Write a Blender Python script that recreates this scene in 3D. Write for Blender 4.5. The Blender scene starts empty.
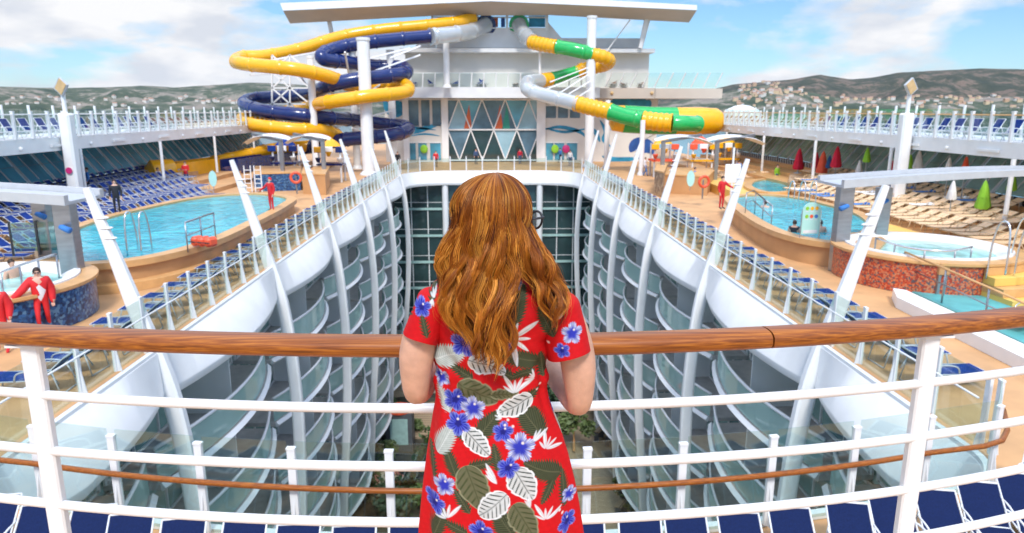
import bpy, bmesh, math, random
import numpy as np
from mathutils import Vector, Matrix
random.seed(7); rng = np.random.default_rng(7)
R = math.radians; PI = math.pi
S = bpy.context.scene
COL = S.collection
ZP = -4.2          # pool deck level, the viewing platform floor is z = 0
ZG = -25.2         # park at the bottom of the atrium
EYE = 1.8
F = 700.0
TH = R(12.6); PSI = R(1.6)
cT, sT = math.cos(TH), math.sin(TH); cP, sP = math.cos(PSI), math.sin(PSI)
def ray(px, py):
    a = (px-512)/F; b = -(py-266.5)/F
    # camera axes in world, before yaw: right=(1,0,0) up=(0,sT,cT) fwd=(0,cT,-sT)
    x, y, z = a, b*sT+cT, b*cT-sT
    return Vector((x*cP+y*sP, -x*sP+y*cP, z))
def at(px, py, Y=None, z=None, X=None):
    d = ray(px, py)
    if z is not None: t = (z-EYE)/d.z
    elif Y is not None: t = Y/d.y
    else: t = X/d.x
    return Vector((d.x*t, d.y*t, EYE+d.z*t))

# ---------------------------------------------------------------- materials
def newmat(name):
    m = bpy.data.materials.new(name); m.use_nodes = True
    nt = m.node_tree; b = nt.nodes['Principled BSDF']
    return m, nt, b
def mat(name, c, rough=.5, metal=0, var=.12, scale=3.0, bump=0, bscale=30, coat=0, spec=None, stretch=None):
    m, nt, b = newmat(name)
    b.inputs['Roughness'].default_value = rough
    b.inputs['Metallic'].default_value = metal
    if coat: b.inputs['Coat Weight'].default_value = coat
    if spec is not None: b.inputs['Specular IOR Level'].default_value = spec
    tc = nt.nodes.new('ShaderNodeTexCoord')
    src = tc.outputs['Object']
    if stretch:
        mp = nt.nodes.new('ShaderNodeMapping'); mp.inputs['Scale'].default_value = stretch
        nt.links.new(src, mp.inputs['Vector']); src = mp.outputs['Vector']
    n = nt.nodes.new('ShaderNodeTexNoise'); n.inputs['Scale'].default_value = scale; n.inputs['Detail'].default_value = 5
    nt.links.new(src, n.inputs['Vector'])
    r = nt.nodes.new('ShaderNodeValToRGB')
    r.color_ramp.elements[0].position = .3; r.color_ramp.elements[1].position = .7
    r.color_ramp.elements[0].color = (*[max(0, v*(1-var)) for v in c], 1)
    r.color_ramp.elements[1].color = (*[min(1, v*(1+var)) for v in c], 1)
    nt.links.new(n.outputs['Fac'], r.inputs['Fac']); nt.links.new(r.outputs['Color'], b.inputs['Base Color'])
    if bump:
        n2 = nt.nodes.new('ShaderNodeTexNoise'); n2.inputs['Scale'].default_value = bscale
        nt.links.new(src, n2.inputs['Vector'])
        bp = nt.nodes.new('ShaderNodeBump'); bp.inputs['Strength'].default_value = bump; bp.inputs['Distance'].default_value = .01
        nt.links.new(n2.outputs['Fac'], bp.inputs['Height']); nt.links.new(bp.outputs['Normal'], b.inputs['Normal'])
    return m
def stripe_mat(name, cols, axis, width, rough=.7):
    """bands of colour woven across a cloth"""
    m, nt, b = newmat(name); b.inputs['Roughness'].default_value = rough
    tc = nt.nodes.new('ShaderNodeTexCoord'); sp = nt.nodes.new('ShaderNodeSeparateXYZ')
    nt.links.new(tc.outputs['Object'], sp.inputs[0])
    ml = nt.nodes.new('ShaderNodeMath'); ml.operation = 'MULTIPLY'; ml.inputs[1].default_value = 1/width
    nt.links.new(sp.outputs[axis], ml.inputs[0])
    fr = nt.nodes.new('ShaderNodeMath'); fr.operation = 'FRACT'; nt.links.new(ml.outputs[0], fr.inputs[0])
    r = nt.nodes.new('ShaderNodeValToRGB'); r.color_ramp.interpolation = 'CONSTANT'
    els = r.color_ramp.elements
    for i, (p, c) in enumerate(cols):
        e = els[i] if i < 2 else els.new(p)
        e.position = p; e.color = (*c, 1)
    nt.links.new(fr.outputs[0], r.inputs['Fac']); nt.links.new(r.outputs['Color'], b.inputs['Base Color'])
    return m
def glassmat(name, tint, refl=.12, rough=.02):
    m = bpy.data.materials.new(name); m.use_nodes = True; nt = m.node_tree
    nt.nodes.remove(nt.nodes['Principled BSDF']); out = nt.nodes['Material Output']
    tr = nt.nodes.new('ShaderNodeBsdfTransparent'); tr.inputs['Color'].default_value = (*tint, 1)
    gl = nt.nodes.new('ShaderNodeBsdfGlossy'); gl.inputs['Roughness'].default_value = rough
    gl.inputs['Color'].default_value = (.9, .97, .95, 1)
    lw = nt.nodes.new('ShaderNodeLayerWeight'); lw.inputs['Blend'].default_value = .35
    mr = nt.nodes.new('ShaderNodeMapRange'); mr.inputs['To Min'].default_value = refl*.5; mr.inputs['To Max'].default_value = min(1, refl*3.5)
    nt.links.new(lw.outputs['Facing'], mr.inputs['Value'])
    mx = nt.nodes.new('ShaderNodeMixShader'); nt.links.new(mr.outputs['Result'], mx.inputs['Fac'])
    nt.links.new(tr.outputs[0], mx.inputs[1]); nt.links.new(gl.outputs[0], mx.inputs[2]); nt.links.new(mx.outputs[0], out.inputs['Surface'])
    return m
def voro_mat(name, cols, scale, rough=.3):
    m, nt, b = newmat(name); b.inputs['Roughness'].default_value = rough
    tc = nt.nodes.new('ShaderNodeTexCoord'); v = nt.nodes.new('ShaderNodeTexVoronoi'); v.inputs['Scale'].default_value = scale
    nt.links.new(tc.outputs['Object'], v.inputs['Vector'])
    sp = nt.nodes.new('ShaderNodeSeparateColor'); nt.links.new(v.outputs['Color'], sp.inputs[0])
    r = nt.nodes.new('ShaderNodeValToRGB'); r.color_ramp.interpolation = 'CONSTANT'; els = r.color_ramp.elements
    for i, c in enumerate(cols):
        e = els[i] if i < 2 else els.new(i/len(cols))
        e.position = i/len(cols); e.color = (*c, 1)
    nt.links.new(sp.outputs[0], r.inputs['Fac']); nt.links.new(r.outputs['Color'], b.inputs['Base Color'])
    return m
M = {}
M['white'] = mat('white_paint', (.80, .80, .79), .35, var=.05, scale=1.2)
M['white2'] = mat('white_coated_steel', (.74, .75, .75), .4, var=.07, scale=.7)
M['offwhite'] = mat('cream_white_panel', (.68, .65, .60), .5, var=.06, scale=.5)
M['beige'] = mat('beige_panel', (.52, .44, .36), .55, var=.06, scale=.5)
M['railwhite'] = mat('railing_white_paint', (.74, .74, .72), .30, var=.06, scale=6, bump=.15, bscale=60)
M['steel'] = mat('brushed_steel', (.36, .37, .39), .35, .85, var=.1, scale=2, stretch=(1, 1, 8))
M['steel_l'] = mat('polished_tube_steel', (.7, .71, .73), .22, .9)
M['greypanel'] = mat('grey_canopy_panel', (.50, .53, .56), .45, .2, var=.06)
M['dark'] = mat('dark_rubber', (.03, .03, .035), .6)
M['darkgrey'] = mat('dark_grey_metal', (.09, .10, .11), .5)
M['navy'] = mat('navy_sling_fabric', (.004, .013, .062), .85, var=.2, scale=40, bump=.2, bscale=300, spec=.2)
M['blue'] = mat('blue_sling_fabric', (.007, .035, .20), .85, var=.25, spec=.2, scale=4)
M['brown'] = mat('brown_sling_fabric', (.20, .10, .06), .8)
M['cream'] = stripe_mat('cream_striped_sling', [(0, (.84, .60, .33)), (.38, (.74, .24, .13)), (.48, (.84, .72, .52)), (.62, (.84, .60, .33)), (.9, (.64, .22, .16))], 0, .33)
M['towel'] = mat('white_towel_cloth', (.8, .8, .8), .9, bump=.4)
M['towelblue'] = mat('blue_towel_cloth', (.05, .2, .5), .9, bump=.4)
M['deck'] = mat('tan_deck_flooring', (.58, .325, .145), .6, var=.16, scale=.9)
M['deckwall'] = mat('tan_pool_wall', (.52, .28, .12), .5, var=.1, scale=1)
M['coping'] = mat('light_wood_coping', (.62, .35, .14), .4, var=.12, scale=2)
M['yellowdeck'] = mat('yellow_pool_surround', (.78, .50, .12), .5, var=.08, scale=1)
M['teal'] = mat('teal_floor', (.10, .40, .40), .5, var=.1)
M['poolwall'] = mat('pool_lining', (.20, .62, .66), .3)
M['yellow'] = mat('yellow_slide_plastic', (.86, .42, .005), .25, var=.06, coat=.3)
M['yellowrib'] = M['yellow']
M['sblue'] = mat('navy_slide_plastic', (.005, .020, .125), .25, var=.15, coat=.25)
M['green'] = mat('green_slide_plastic', (.015, .42, .09), .22, var=.08, coat=.5)
M['clear'] = glassmat('clear_slide_tube', (.80, .83, .86), .30, .12)
def milky(m, k, c=(.75, .78, .80)):
    nt = m.node_tree; out = nt.nodes['Material Output']; src = out.inputs['Surface'].links[0].from_socket
    d = nt.nodes.new('ShaderNodeBsdfDiffuse'); d.inputs['Color'].default_value = (*c, 1); mx = nt.nodes.new('ShaderNodeMixShader'); mx.inputs['Fac'].default_value = k
    nt.links.new(src, mx.inputs[1]); nt.links.new(d.outputs[0], mx.inputs[2]); nt.links.new(mx.outputs[0], out.inputs['Surface'])
milky(M['clear'], .38)
M['red'] = mat('red_cloth', (.62, .015, .02), .75, bump=.5, bscale=12)
M['redplastic'] = mat('orange_red_plastic', (.75, .10, .04), .4)
M['lime'] = mat('lime_green_canvas', (.28, .58, .04), .8, bump=.4, bscale=14)
M['redcanvas'] = mat('red_canvas', (.62, .01, .04), .8, bump=.4, bscale=14)
M['orcanvas'] = mat('orange_red_canvas', (.80, .10, .04), .8, bump=.4, bscale=14)
M['whcanvas'] = mat('white_canvas', (.75, .73, .70), .8, bump=.4, bscale=14)
M['blcanvas'] = mat('dark_blue_canvas', (.02, .08, .20), .8, bump=.4, bscale=14)
M['skin'] = mat('skin', (.62, .36, .26), .5, var=.05, scale=8)
M['black'] = mat('black_cloth', (.015, .017, .025), .8)
M['jeans'] = mat('denim', (.05, .09, .2), .8)
M['hairdark'] = mat('dark_hair', (.03, .015, .01), .6)
M['shirt'] = mat('white_shirt', (.72, .72, .74), .8)
M['bluecloth'] = mat('blue_cloth', (.04, .18, .5), .8)
M['pink'] = mat('magenta_plastic', (.55, .03, .18), .4)
M['lampglass'] = mat('amber_flood_lens', (.62, .42, .20), .25)
M['glass'] = glassmat('clear_green_glass', (.86, .93, .91), .06)
M['balcglass'] = glassmat('frosted_green_balcony_glass', (.72, .84, .81), .16)
milky(M['balcglass'], .42, (.52, .78, .72))
M['glassclear'] = glassmat('clear_glass', (.93, .96, .96), .05)
M['glassteal'] = glassmat('teal_windscreen_glass', (.52, .78, .78), .16)
M['window'] = mat('dark_green_window_glass', (.022, .05, .052), .06, var=.4, scale=.35, spec=.9)
M['window2'] = mat('grey_green_cabin_glass', (.23, .38, .345), .10, var=.45, scale=.5, spec=.9)
M['bluewin'] = mat('blue_window_glass', (.07, .30, .42), .08, var=.4, scale=.5, spec=.9)
M['slabgreen'] = mat('green_grey_slab_edge', (.34, .52, .49), .5)
M['balcfloor'] = mat('balcony_floor_brown', (.45, .43, .41), .7)
M['bluemosaic'] = voro_mat('blue_mosaic_tile', [(.01, .05, .16), (.03, .12, .30), (.02, .08, .2), (.10, .22, .36), (.01, .03, .09)], 13)
M['redmosaic'] = voro_mat('red_mosaic_tile', [(.50, .075, .03), (.60, .14, .05), (.36, .04, .02), (.52, .20, .10), (.10, .09, .10)], 19)
M['stone'] = voro_mat('brown_stone_cladding', [(.35, .22, .12), (.45, .30, .17), (.28, .17, .10), (.5, .36, .22)], 5, .7)
M['umbpole'] = mat('umbrella_pole', (.35, .36, .36), .4, .5)
M['grass'] = mat('leaf_green', (.055, .10, .03), .7, var=.5, scale=3)
M['leaf_y'] = mat('yellow_flower', (.6, .42, .02), .6)
M['paving'] = None

def wood_mat():
    m, nt, b = newmat('varnished_teak'); b.inputs['Roughness'].default_value = .34
    b.inputs['Coat Weight'].default_value = .12; b.inputs['Coat Roughness'].default_value = .08; b.inputs['Specular IOR Level'].default_value = .3
    tc = nt.nodes.new('ShaderNodeTexCoord'); mp = nt.nodes.new('ShaderNodeMapping')
    mp.inputs['Scale'].default_value = (1.0, 60, 95); nt.links.new(tc.outputs['Object'], mp.inputs['Vector'])
    n = nt.nodes.new('ShaderNodeTexNoise'); n.inputs['Scale'].default_value = 1.6; n.inputs['Detail'].default_value = 6; n.inputs['Distortion'].default_value = .4
    nt.links.new(mp.outputs['Vector'], n.inputs['Vector'])
    r = nt.nodes.new('ShaderNodeValToRGB'); e = r.color_ramp.elements
    e[0].position = .28; e[0].color = (.12, .030, .005, 1); e[1].position = .72; e[1].color = (.44, .145, .016, 1)
    x = e.new(.5); x.color = (.27, .075, .010, 1)
    nt.links.new(n.outputs['Fac'], r.inputs['Fac']); nt.links.new(r.outputs['Color'], b.inputs['Base Color'])
    bp = nt.nodes.new('ShaderNodeBump'); bp.inputs['Strength'].default_value = .12; bp.inputs['Distance'].default_value = .004
    nt.links.new(n.outputs['Fac'], bp.inputs['Height']); nt.links.new(bp.outputs['Normal'], b.inputs['Normal'])
    return m
M['wood'] = wood_mat()
def water_mat():
    m, nt, b = newmat('pool_water'); b.inputs['Roughness'].default_value = .06
    tc = nt.nodes.new('ShaderNodeTexCoord')
    v = nt.nodes.new('ShaderNodeTexNoise'); v.inputs['Scale'].default_value = .9; v.inputs['Detail'].default_value = 4; v.inputs['Distortion'].default_value = 1.2
    nt.links.new(tc.outputs['Object'], v.inputs['Vector'])
    r = nt.nodes.new('ShaderNodeValToRGB'); e = r.color_ramp.elements
    e[0].position = .35; e[0].color = (.008, .33, .43, 1); e[1].position = .68; e[1].color = (.05, .58, .66, 1)  # lighter patches in the colour stand in for caustic light
    nt.links.new(v.outputs['Fac'], r.inputs['Fac']); nt.links.new(r.outputs['Color'], b.inputs['Base Color'])
    n = nt.nodes.new('ShaderNodeTexNoise'); n.inputs['Scale'].default_value = 2.2; n.inputs['Detail'].default_value = 4
    nt.links.new(tc.outputs['Object'], n.inputs['Vector'])
    bp = nt.nodes.new('ShaderNodeBump'); bp.inputs['Strength'].default_value = .7; bp.inputs['Distance'].default_value = .10
    nt.links.new(n.outputs['Fac'], bp.inputs['Height']); nt.links.new(bp.outputs['Normal'], b.inputs['Normal'])
    return m
M['water'] = water_mat()

# ---------------------------------------------------------------- mesh builder
class MB:
    def __init__(s): s.v = []; s.f = []; s.m = []; s.cur = 0
    def add(s, vs, fs):
        o = len(s.v); s.v += [tuple(v) for v in vs]
        s.f += [tuple(o+i for i in f) for f in fs]; s.m += [s.cur]*len(fs)
        return s
    def box(s, c, d, rz=0, bev=0):
        x, y, z = d[0]/2, d[1]/2, d[2]/2; ca, sa = math.cos(rz), math.sin(rz)
        if bev:
            b = min(bev, x*.9, y*.9, z*.9)
            vs = []
            for zz, k in ((-z, b), (-z+b, 0), (z-b, 0), (z, b)):
                for px, py in ((-x+b+0, -y+k), (x-b, -y+k), (x-k, -y+b), (x-k, y-b), (x-b, y-k), (-x+b, y-k), (-x+k, y-b), (-x+k, -y+b)):
                    vs.append((px, py, zz))
            fs = [tuple(range(7, -1, -1)), tuple(range(24, 32))]
            for L in range(3):
                for i in range(8):
                    j = (i+1) % 8; fs.append((L*8+i, L*8+j, L*8+8+j, L*8+8+i))
        else:
            vs = [(-x,-y,-z),(x,-y,-z),(x,y,-z),(-x,y,-z),(-x,-y,z),(x,-y,z),(x,y,z),(-x,y,z)]
            fs = [(3,2,1,0),(4,5,6,7),(0,1,5,4),(1,2,6,5),(2,3,7,6),(3,0,4,7)]
        return s.add([(c[0]+a*ca-b_*sa, c[1]+a*sa+b_*ca, c[2]+e) for a, b_, e in vs], fs)
    def quad(s, a, b, c, d): return s.add([a, b, c, d], [(0, 1, 2, 3)])
    def prism(s, poly, z0, z1, zs=None):
        n = len(poly)
        s.add([(p[0], p[1], z0) for p in poly]+[(p[0], p[1], z1) for p in poly],
              [tuple(range(n-1, -1, -1)), tuple(range(n, 2*n))]+[(i, (i+1) % n, n+(i+1) % n, n+i) for i in range(n)])
        return s
    def tube(s, pts, r, n=8, caps=True, closed=False, ell=None):
        pts = [Vector(p) for p in pts]; m = len(pts)
        if not hasattr(r, '__len__'): r = [r]*m
        prev = None; rings = []
        for i, p in enumerate(pts):
            if closed: t = (pts[(i+1) % m]-pts[i-1])
            else: t = (pts[min(i+1, m-1)]-pts[max(i-1, 0)])
            if t.length < 1e-9: t = Vector((0, 0, 1))
            t.normalize()
            if prev is None:
                up = Vector((0, 0, 1)) if abs(t.z) < .9 else Vector((0, 1, 0))
                a = t.cross(up).normalized()
            else:
                a = (prev-t*prev.dot(t))
                a = a.normalized() if a.length > 1e-6 else t.orthogonal().normalized()
            prev = a; b = t.cross(a)
            e1, e2 = ell if ell else (1, 1)
            rings.append([p+(a*math.cos(2*PI*k/n)*e1+b*math.sin(2*PI*k/n)*e2)*r[i] for k in range(n)])
        vs = [v for g in rings for v in g]; fs = []
        for i in range(m-1 if not closed else m):
            j = (i+1) % m
            for k in range(n):
                q = (k+1) % n; fs.append((i*n+k, i*n+q, j*n+q, j*n+k))
        if caps and not closed:
            fs.append(tuple(range(n-1, -1, -1))); fs.append(tuple((m-1)*n+k for k in range(n)))
        return s.add(vs, fs)
    def bar(s, p, q, w, h, up=(0, 0, 1), w2=None, h2=None):
        p, q = Vector(p), Vector(q); t = (q-p).normalized(); up = Vector(up)
        a = t.cross(up)
        a = a.normalized() if a.length > 1e-5 else t.orthogonal().normalized()
        b = a.cross(t)
        w2 = w if w2 is None else w2; h2 = h if h2 is None else h2
        vs = [c+a*sx*ww/2+b*sy*hh/2 for c, ww, hh in ((p, w, h), (q, w2, h2)) for sx, sy in ((-1,-1),(1,-1),(1,1),(-1,1))]
        return s.add(vs, [(3,2,1,0),(4,5,6,7),(0,1,5,4),(1,2,6,5),(2,3,7,6),(3,0,4,7)])
    def lathe(s, prof, c=(0,0,0), n=16, sx=1, sy=1, caps=True):
        vs = []; fs = []; m = len(prof)
        for r, z in prof:
            for k in range(n):
                a = 2*PI*k/n; vs.append((c[0]+r*sx*math.cos(a), c[1]+r*sy*math.sin(a), c[2]+z))
        for i in range(m-1):
            for k in range(n):
                q = (k+1) % n; fs.append((i*n+k, i*n+q, (i+1)*n+q, (i+1)*n+k))
        if caps: fs.append(tuple(range(n-1, -1, -1))); fs.append(tuple((m-1)*n+k for k in range(n)))
        return s.add(vs, fs)
    def ball(s, c, r, n=12, m=8):
        r = r if hasattr(r, '__len__') else (r, r, r)
        vs = []; fs = []
        for i in range(m+1):
            t = PI*i/m
            for k in range(n):
                a = 2*PI*k/n; vs.append((c[0]+r[0]*math.sin(t)*math.cos(a), c[1]+r[1]*math.sin(t)*math.sin(a), c[2]-r[2]*math.cos(t)))
        for i in range(m):
            for k in range(n):
                q = (k+1) % n; fs.append((i*n+k, i*n+q, (i+1)*n+q, (i+1)*n+k))
        return s.add(vs, fs)
    def mesh(s, name, mats):
        me = bpy.data.meshes.new(name); me.from_pydata(s.v, [], s.f); 
        for m_ in (mats if isinstance(mats, (list, tuple)) else [mats]): me.materials.append(M[m_] if isinstance(m_, str) else m_)
        if any(s.m): me.polygons.foreach_set('material_index', s.m)
        me.validate(); me.update(); return me
    def build(s, name, mats, parent=None, smooth=False, fixn=True):
        me = s.mesh(name, mats)
        if fixn:
            bm = bmesh.new(); bm.from_mesh(me); bmesh.ops.recalc_face_normals(bm, faces=bm.faces); bm.to_mesh(me); bm.free()
        if smooth:
            me.polygons.foreach_set('use_smooth', [True]*len(me.polygons))
            if smooth == 'auto':
                try: me.set_sharp_from_angle(angle=R(40))
                except Exception: pass
        return link(name, me, parent)
def link(name, me, parent=None):
    o = bpy.data.objects.new(name, me); COL.objects.link(o)
    if parent: o.parent = parent
    return o
def tag(o, label=None, cat=None, group=None, kind=None):
    if label: o['label'] = label
    if cat: o['category'] = cat
    if group: o['group'] = group
    if kind: o['kind'] = kind
    return o
def struct(o): o['kind'] = 'structure'; return o
def empty(name, loc=(0,0,0), rz=0, label=None, cat=None, group=None):
    o = bpy.data.objects.new(name, None); COL.objects.link(o); o.location = loc; o.rotation_euler.z = rz
    o.empty_display_size = .2
    return tag(o, label, cat, group)
def dup(o, loc=None, rz=None, label=None, group=None, scale=None):
    def rec(x, par):
        c = x.copy(); COL.objects.link(c)
        if par: c.parent = par
        for ch in list(x.children): rec(ch, c)
        return c
    r = rec(o, None)
    if loc is not None: r.location = loc
    if rz is not None: r.rotation_euler.z = rz
    if scale is not None: r.scale = scale
    if label: r['label'] = label
    if group: r['group'] = group
    return r
class Proto:
    """the first call moves the prototype itself, later calls copy it"""
    def __init__(s, root): s.r = root; s.used = False
    def put(s, loc, rz=0, label=None, group=None, scale=None):
        if s.used: return dup(s.r, loc, rz, label, group, scale)
        s.used = True; s.r.location = loc; s.r.rotation_euler.z = rz
        if scale is not None: s.r.scale = scale
        if label: s.r['label'] = label
        if group: s.r['group'] = group
        return s.r
def smoothpath(pts, n=8):
    P = [Vector(p) for p in pts]; out = []
    for i in range(len(P)-1):
        p0 = P[max(i-1, 0)]; p1 = P[i]; p2 = P[i+1]; p3 = P[min(i+2, len(P)-1)]
        for k in range(n):
            t = k/n
            out.append(.5*((2*p1)+(p2-p0)*t+(2*p0-5*p1+4*p2-p3)*t*t+(-p0+3*p1-3*p2+p3)*t**3))
    out.append(P[-1]); return out
# ================================================================ world, camera, sun
SUN_EL, SUN_AZ = R(50), R(180)
w = bpy.data.worlds.new('World'); S.world = w; w.use_nodes = True
nt = w.node_tree; bg = nt.nodes['Background']
sky = nt.nodes.new('ShaderNodeTexSky'); sky.sky_type = 'NISHITA'; sky.sun_disc = False
sky.sun_elevation = SUN_EL; sky.sun_rotation = SUN_AZ; sky.altitude = 10; sky.air_density = 1.0; sky.dust_density = .3; sky.ozone_density = 3.0
tc = nt.nodes.new('ShaderNodeTexCoord'); sp = nt.nodes.new('ShaderNodeSeparateXYZ'); nt.links.new(tc.outputs['Generated'], sp.inputs[0])
ad = nt.nodes.new('ShaderNodeMath'); ad.operation = 'ADD'; ad.inputs[1].default_value = .16; nt.links.new(sp.outputs['Z'], ad.inputs[0])
mx_ = nt.nodes.new('ShaderNodeMath'); mx_.operation = 'MAXIMUM'; mx_.inputs[1].default_value = .05; nt.links.new(ad.outputs[0], mx_.inputs[0])
dx = nt.nodes.new('ShaderNodeMath'); dx.operation = 'DIVIDE'; nt.links.new(sp.outputs['X'], dx.inputs[0]); nt.links.new(mx_.outputs[0], dx.inputs[1])
dy = nt.nodes.new('ShaderNodeMath'); dy.operation = 'DIVIDE'; nt.links.new(sp.outputs['Y'], dy.inputs[0]); nt.links.new(mx_.outputs[0], dy.inputs[1])
cb = nt.nodes.new('ShaderNodeCombineXYZ'); nt.links.new(dx.outputs[0], cb.inputs[0]); nt.links.new(dy.outputs[0], cb.inputs[1]); cb.inputs[2].default_value = 3.7
mpn = nt.nodes.new('ShaderNodeMapping'); mpn.inputs['Scale'].default_value = (3.4, 3.4, 9.0); mpn.inputs['Location'].default_value = (1.3, .4, 2.2)
nt.links.new(tc.outputs['Generated'], mpn.inputs['Vector'])
n1 = nt.nodes.new('ShaderNodeTexNoise'); n1.inputs['Scale'].default_value = 1.25; n1.inputs['Detail'].default_value = 10; n1.inputs['Roughness'].default_value = .52; n1.inputs['Distortion'].default_value = .15
nt.links.new(mpn.outputs[0], n1.inputs['Vector'])
cr = nt.nodes.new('ShaderNodeValToRGB'); e = cr.color_ramp.elements; e[0].position = .46; e[0].color = (0,0,0,1); e[1].position = .56; e[1].color = (1,1,1,1)
nt.links.new(n1.outputs['Fac'], cr.inputs['Fac'])
n2 = nt.nodes.new('ShaderNodeTexNoise'); n2.inputs['Scale'].default_value = 3.1; n2.inputs['Detail'].default_value = 7
nt.links.new(mpn.outputs[0], n2.inputs['Vector'])
cc = nt.nodes.new('ShaderNodeValToRGB'); e = cc.color_ramp.elements; e[0].position = .35; e[0].color = (5.6, 5.9, 6.5, 1); e[1].position = .58; e[1].color = (7.6, 7.6, 7.7, 1)
nt.links.new(n2.outputs['Fac'], cc.inputs['Fac'])
mix = nt.nodes.new('ShaderNodeMix'); mix.data_type = 'RGBA'
tint = nt.nodes.new('ShaderNodeMix'); tint.data_type = 'RGBA'; tint.blend_type = 'MULTIPLY'; tint.inputs['Factor'].default_value = 1; tint.inputs['B'].default_value = (.70, .93, 1.12, 1)
nt.links.new(sky.outputs[0], tint.inputs['A'])
nt.links.new(cr.outputs['Color'], mix.inputs['Factor']); nt.links.new(tint.outputs['Result'], mix.inputs['A']); nt.links.new(cc.outputs['Color'], mix.inputs['B'])
# sky brightness boosted towards the unseen zenith, added to light the atrium
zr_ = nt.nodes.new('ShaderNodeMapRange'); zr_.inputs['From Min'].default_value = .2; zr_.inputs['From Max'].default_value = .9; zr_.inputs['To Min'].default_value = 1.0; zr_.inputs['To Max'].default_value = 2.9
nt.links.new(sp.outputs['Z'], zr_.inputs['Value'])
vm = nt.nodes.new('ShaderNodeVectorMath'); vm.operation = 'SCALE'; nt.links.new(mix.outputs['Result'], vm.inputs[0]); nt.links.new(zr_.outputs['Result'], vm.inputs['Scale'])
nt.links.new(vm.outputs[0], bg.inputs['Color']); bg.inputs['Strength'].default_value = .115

sd = bpy.data.lights.new('sun', 'SUN'); sd.energy = 2.8; sd.angle = R(12); sd.color = (1, .96, .90)
so = bpy.data.objects.new('sun', sd); COL.objects.link(so)
# sun stands behind the camera, to the left
sdir = Vector((math.sin(SUN_AZ)*math.cos(SUN_EL), math.cos(SUN_AZ)*math.cos(SUN_EL), math.sin(SUN_EL)))
so.rotation_euler = sdir.to_track_quat('Z', 'Y').to_euler()

cd = bpy.data.cameras.new('camera'); cam = bpy.data.objects.new('camera', cd); COL.objects.link(cam); S.camera = cam
cam.location = (0, 0, EYE); cam.rotation_euler = (PI/2-TH, 0, -PSI)
cd.sensor_width = 36; cd.lens = F*36/1024; cd.clip_start = .05; cd.clip_end = 20000
cd.dof.use_dof = True; cd.dof.focus_distance = 1.72; cd.dof.aperture_fstop = 7.5
S.view_settings.view_transform = 'Standard'; S.view_settings.look = 'None'; S.view_settings.gamma = 1
S.view_settings.exposure = 0.2; S.view_settings.use_curve_mapping = False
S.cycles.max_bounces = 6; S.cycles.transparent_max_bounces = 16; S.cycles.use_denoising = True
S.cycles.sample_clamp_indirect = 6

# ================================================================ rim of the atrium (plan curve)
def rim_curve(off=0.0):
    """closed plan curve of the opening; off > 0 moves it inward over the atrium"""
    pts = []
    hx = 8.6
    def arc(cx, cy, rx, ry, a0, a1, n):
        return [(cx+rx*math.cos(R(a0+(a1-a0)*i/n)), cy+ry*math.sin(R(a0+(a1-a0)*i/n))) for i in range(n+1)]
    pts += [(x, 8.8+.021*x*x) for x in np.linspace(0, 7.15, 18)]
    pts += [(7.15+1.45*math.sin(R(a)), 11.25-1.38*math.cos(R(a))) for a in range(22, 91, 8)]
    pts += [(hx, 11.25+.05), (hx, 12.4), (hx, 13.6)]
    y = 13.6
    ys = np.linspace(13.6, 66, 110)[1:]
    pts += [(hx-off, float(v)) for v in ys]
    pts += arc(hx-4.5, 66, 4.5-off, 4.5-off, 0, 90, 10)[1:]
    left = [(-x, y_) for x, y_ in pts[::-1]][1:-1] if False else [(-x, y_) for x, y_ in reversed(pts)]
    out = pts+left
    res = []
    for p in out:
        if not res or (abs(p[0]-res[-1][0])+abs(p[1]-res[-1][1])) > 1e-4: res.append(p)
    if abs(res[0][0]-res[-1][0])+abs(res[0][1]-res[-1][1]) < 1e-4: res.pop()
    return res
RIBY = [17.1+9.6*i for i in range(6)]
def scallop(y):
    t = ((y-RIBY[0])/9.6) % 1.0
    return abs(math.sin(PI*t))**.75
base = rim_curve(0)
N_ = len(base)
def inner(i, off):
    """inward offset of base vertex i"""
    p = Vector(base[i]); a = Vector(base[i-1]); b = Vector(base[(i+1) % N_])
    t = (b-a).normalized(); n = Vector((-t.y, t.x))
    return p+n*off
# ---- pool deck with the opening, pool_deck = four sheets joined in one mesh
OUT = 27.0
mb = MB()
half = [i for i in range(N_) if base[i][0] >= 0]
def outer_pt(p): return (OUT if p[0] >= 0 else -OUT, p[1])
for i in range(N_):
    a, b = base[i], base[(i+1) % N_]
    if (a[0] < 0) != (b[0] < 0) and abs(a[0])+abs(b[0]) > 12: pass
    sa = 1 if (a[0]+b[0]) >= 0 else -1
    if abs(a[1]-b[1]) < 1e-4: continue
    mb.quad((a[0], a[1], ZP), (sa*OUT, a[1], ZP), (sa*OUT, b[1], ZP), (b[0], b[1], ZP))
ymin, ymax = min(p[1] for p in base), max(p[1] for p in base)
mb.quad((-OUT, -6, ZP), (OUT, -6, ZP), (OUT, ymin, ZP), (-OUT, ymin, ZP))
mb.quad((-OUT, ymax, ZP), (OUT, ymax, ZP), (OUT, 130, ZP), (-OUT, 130, ZP))
struct(mb.build('pool_deck', 'deck'))
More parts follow.
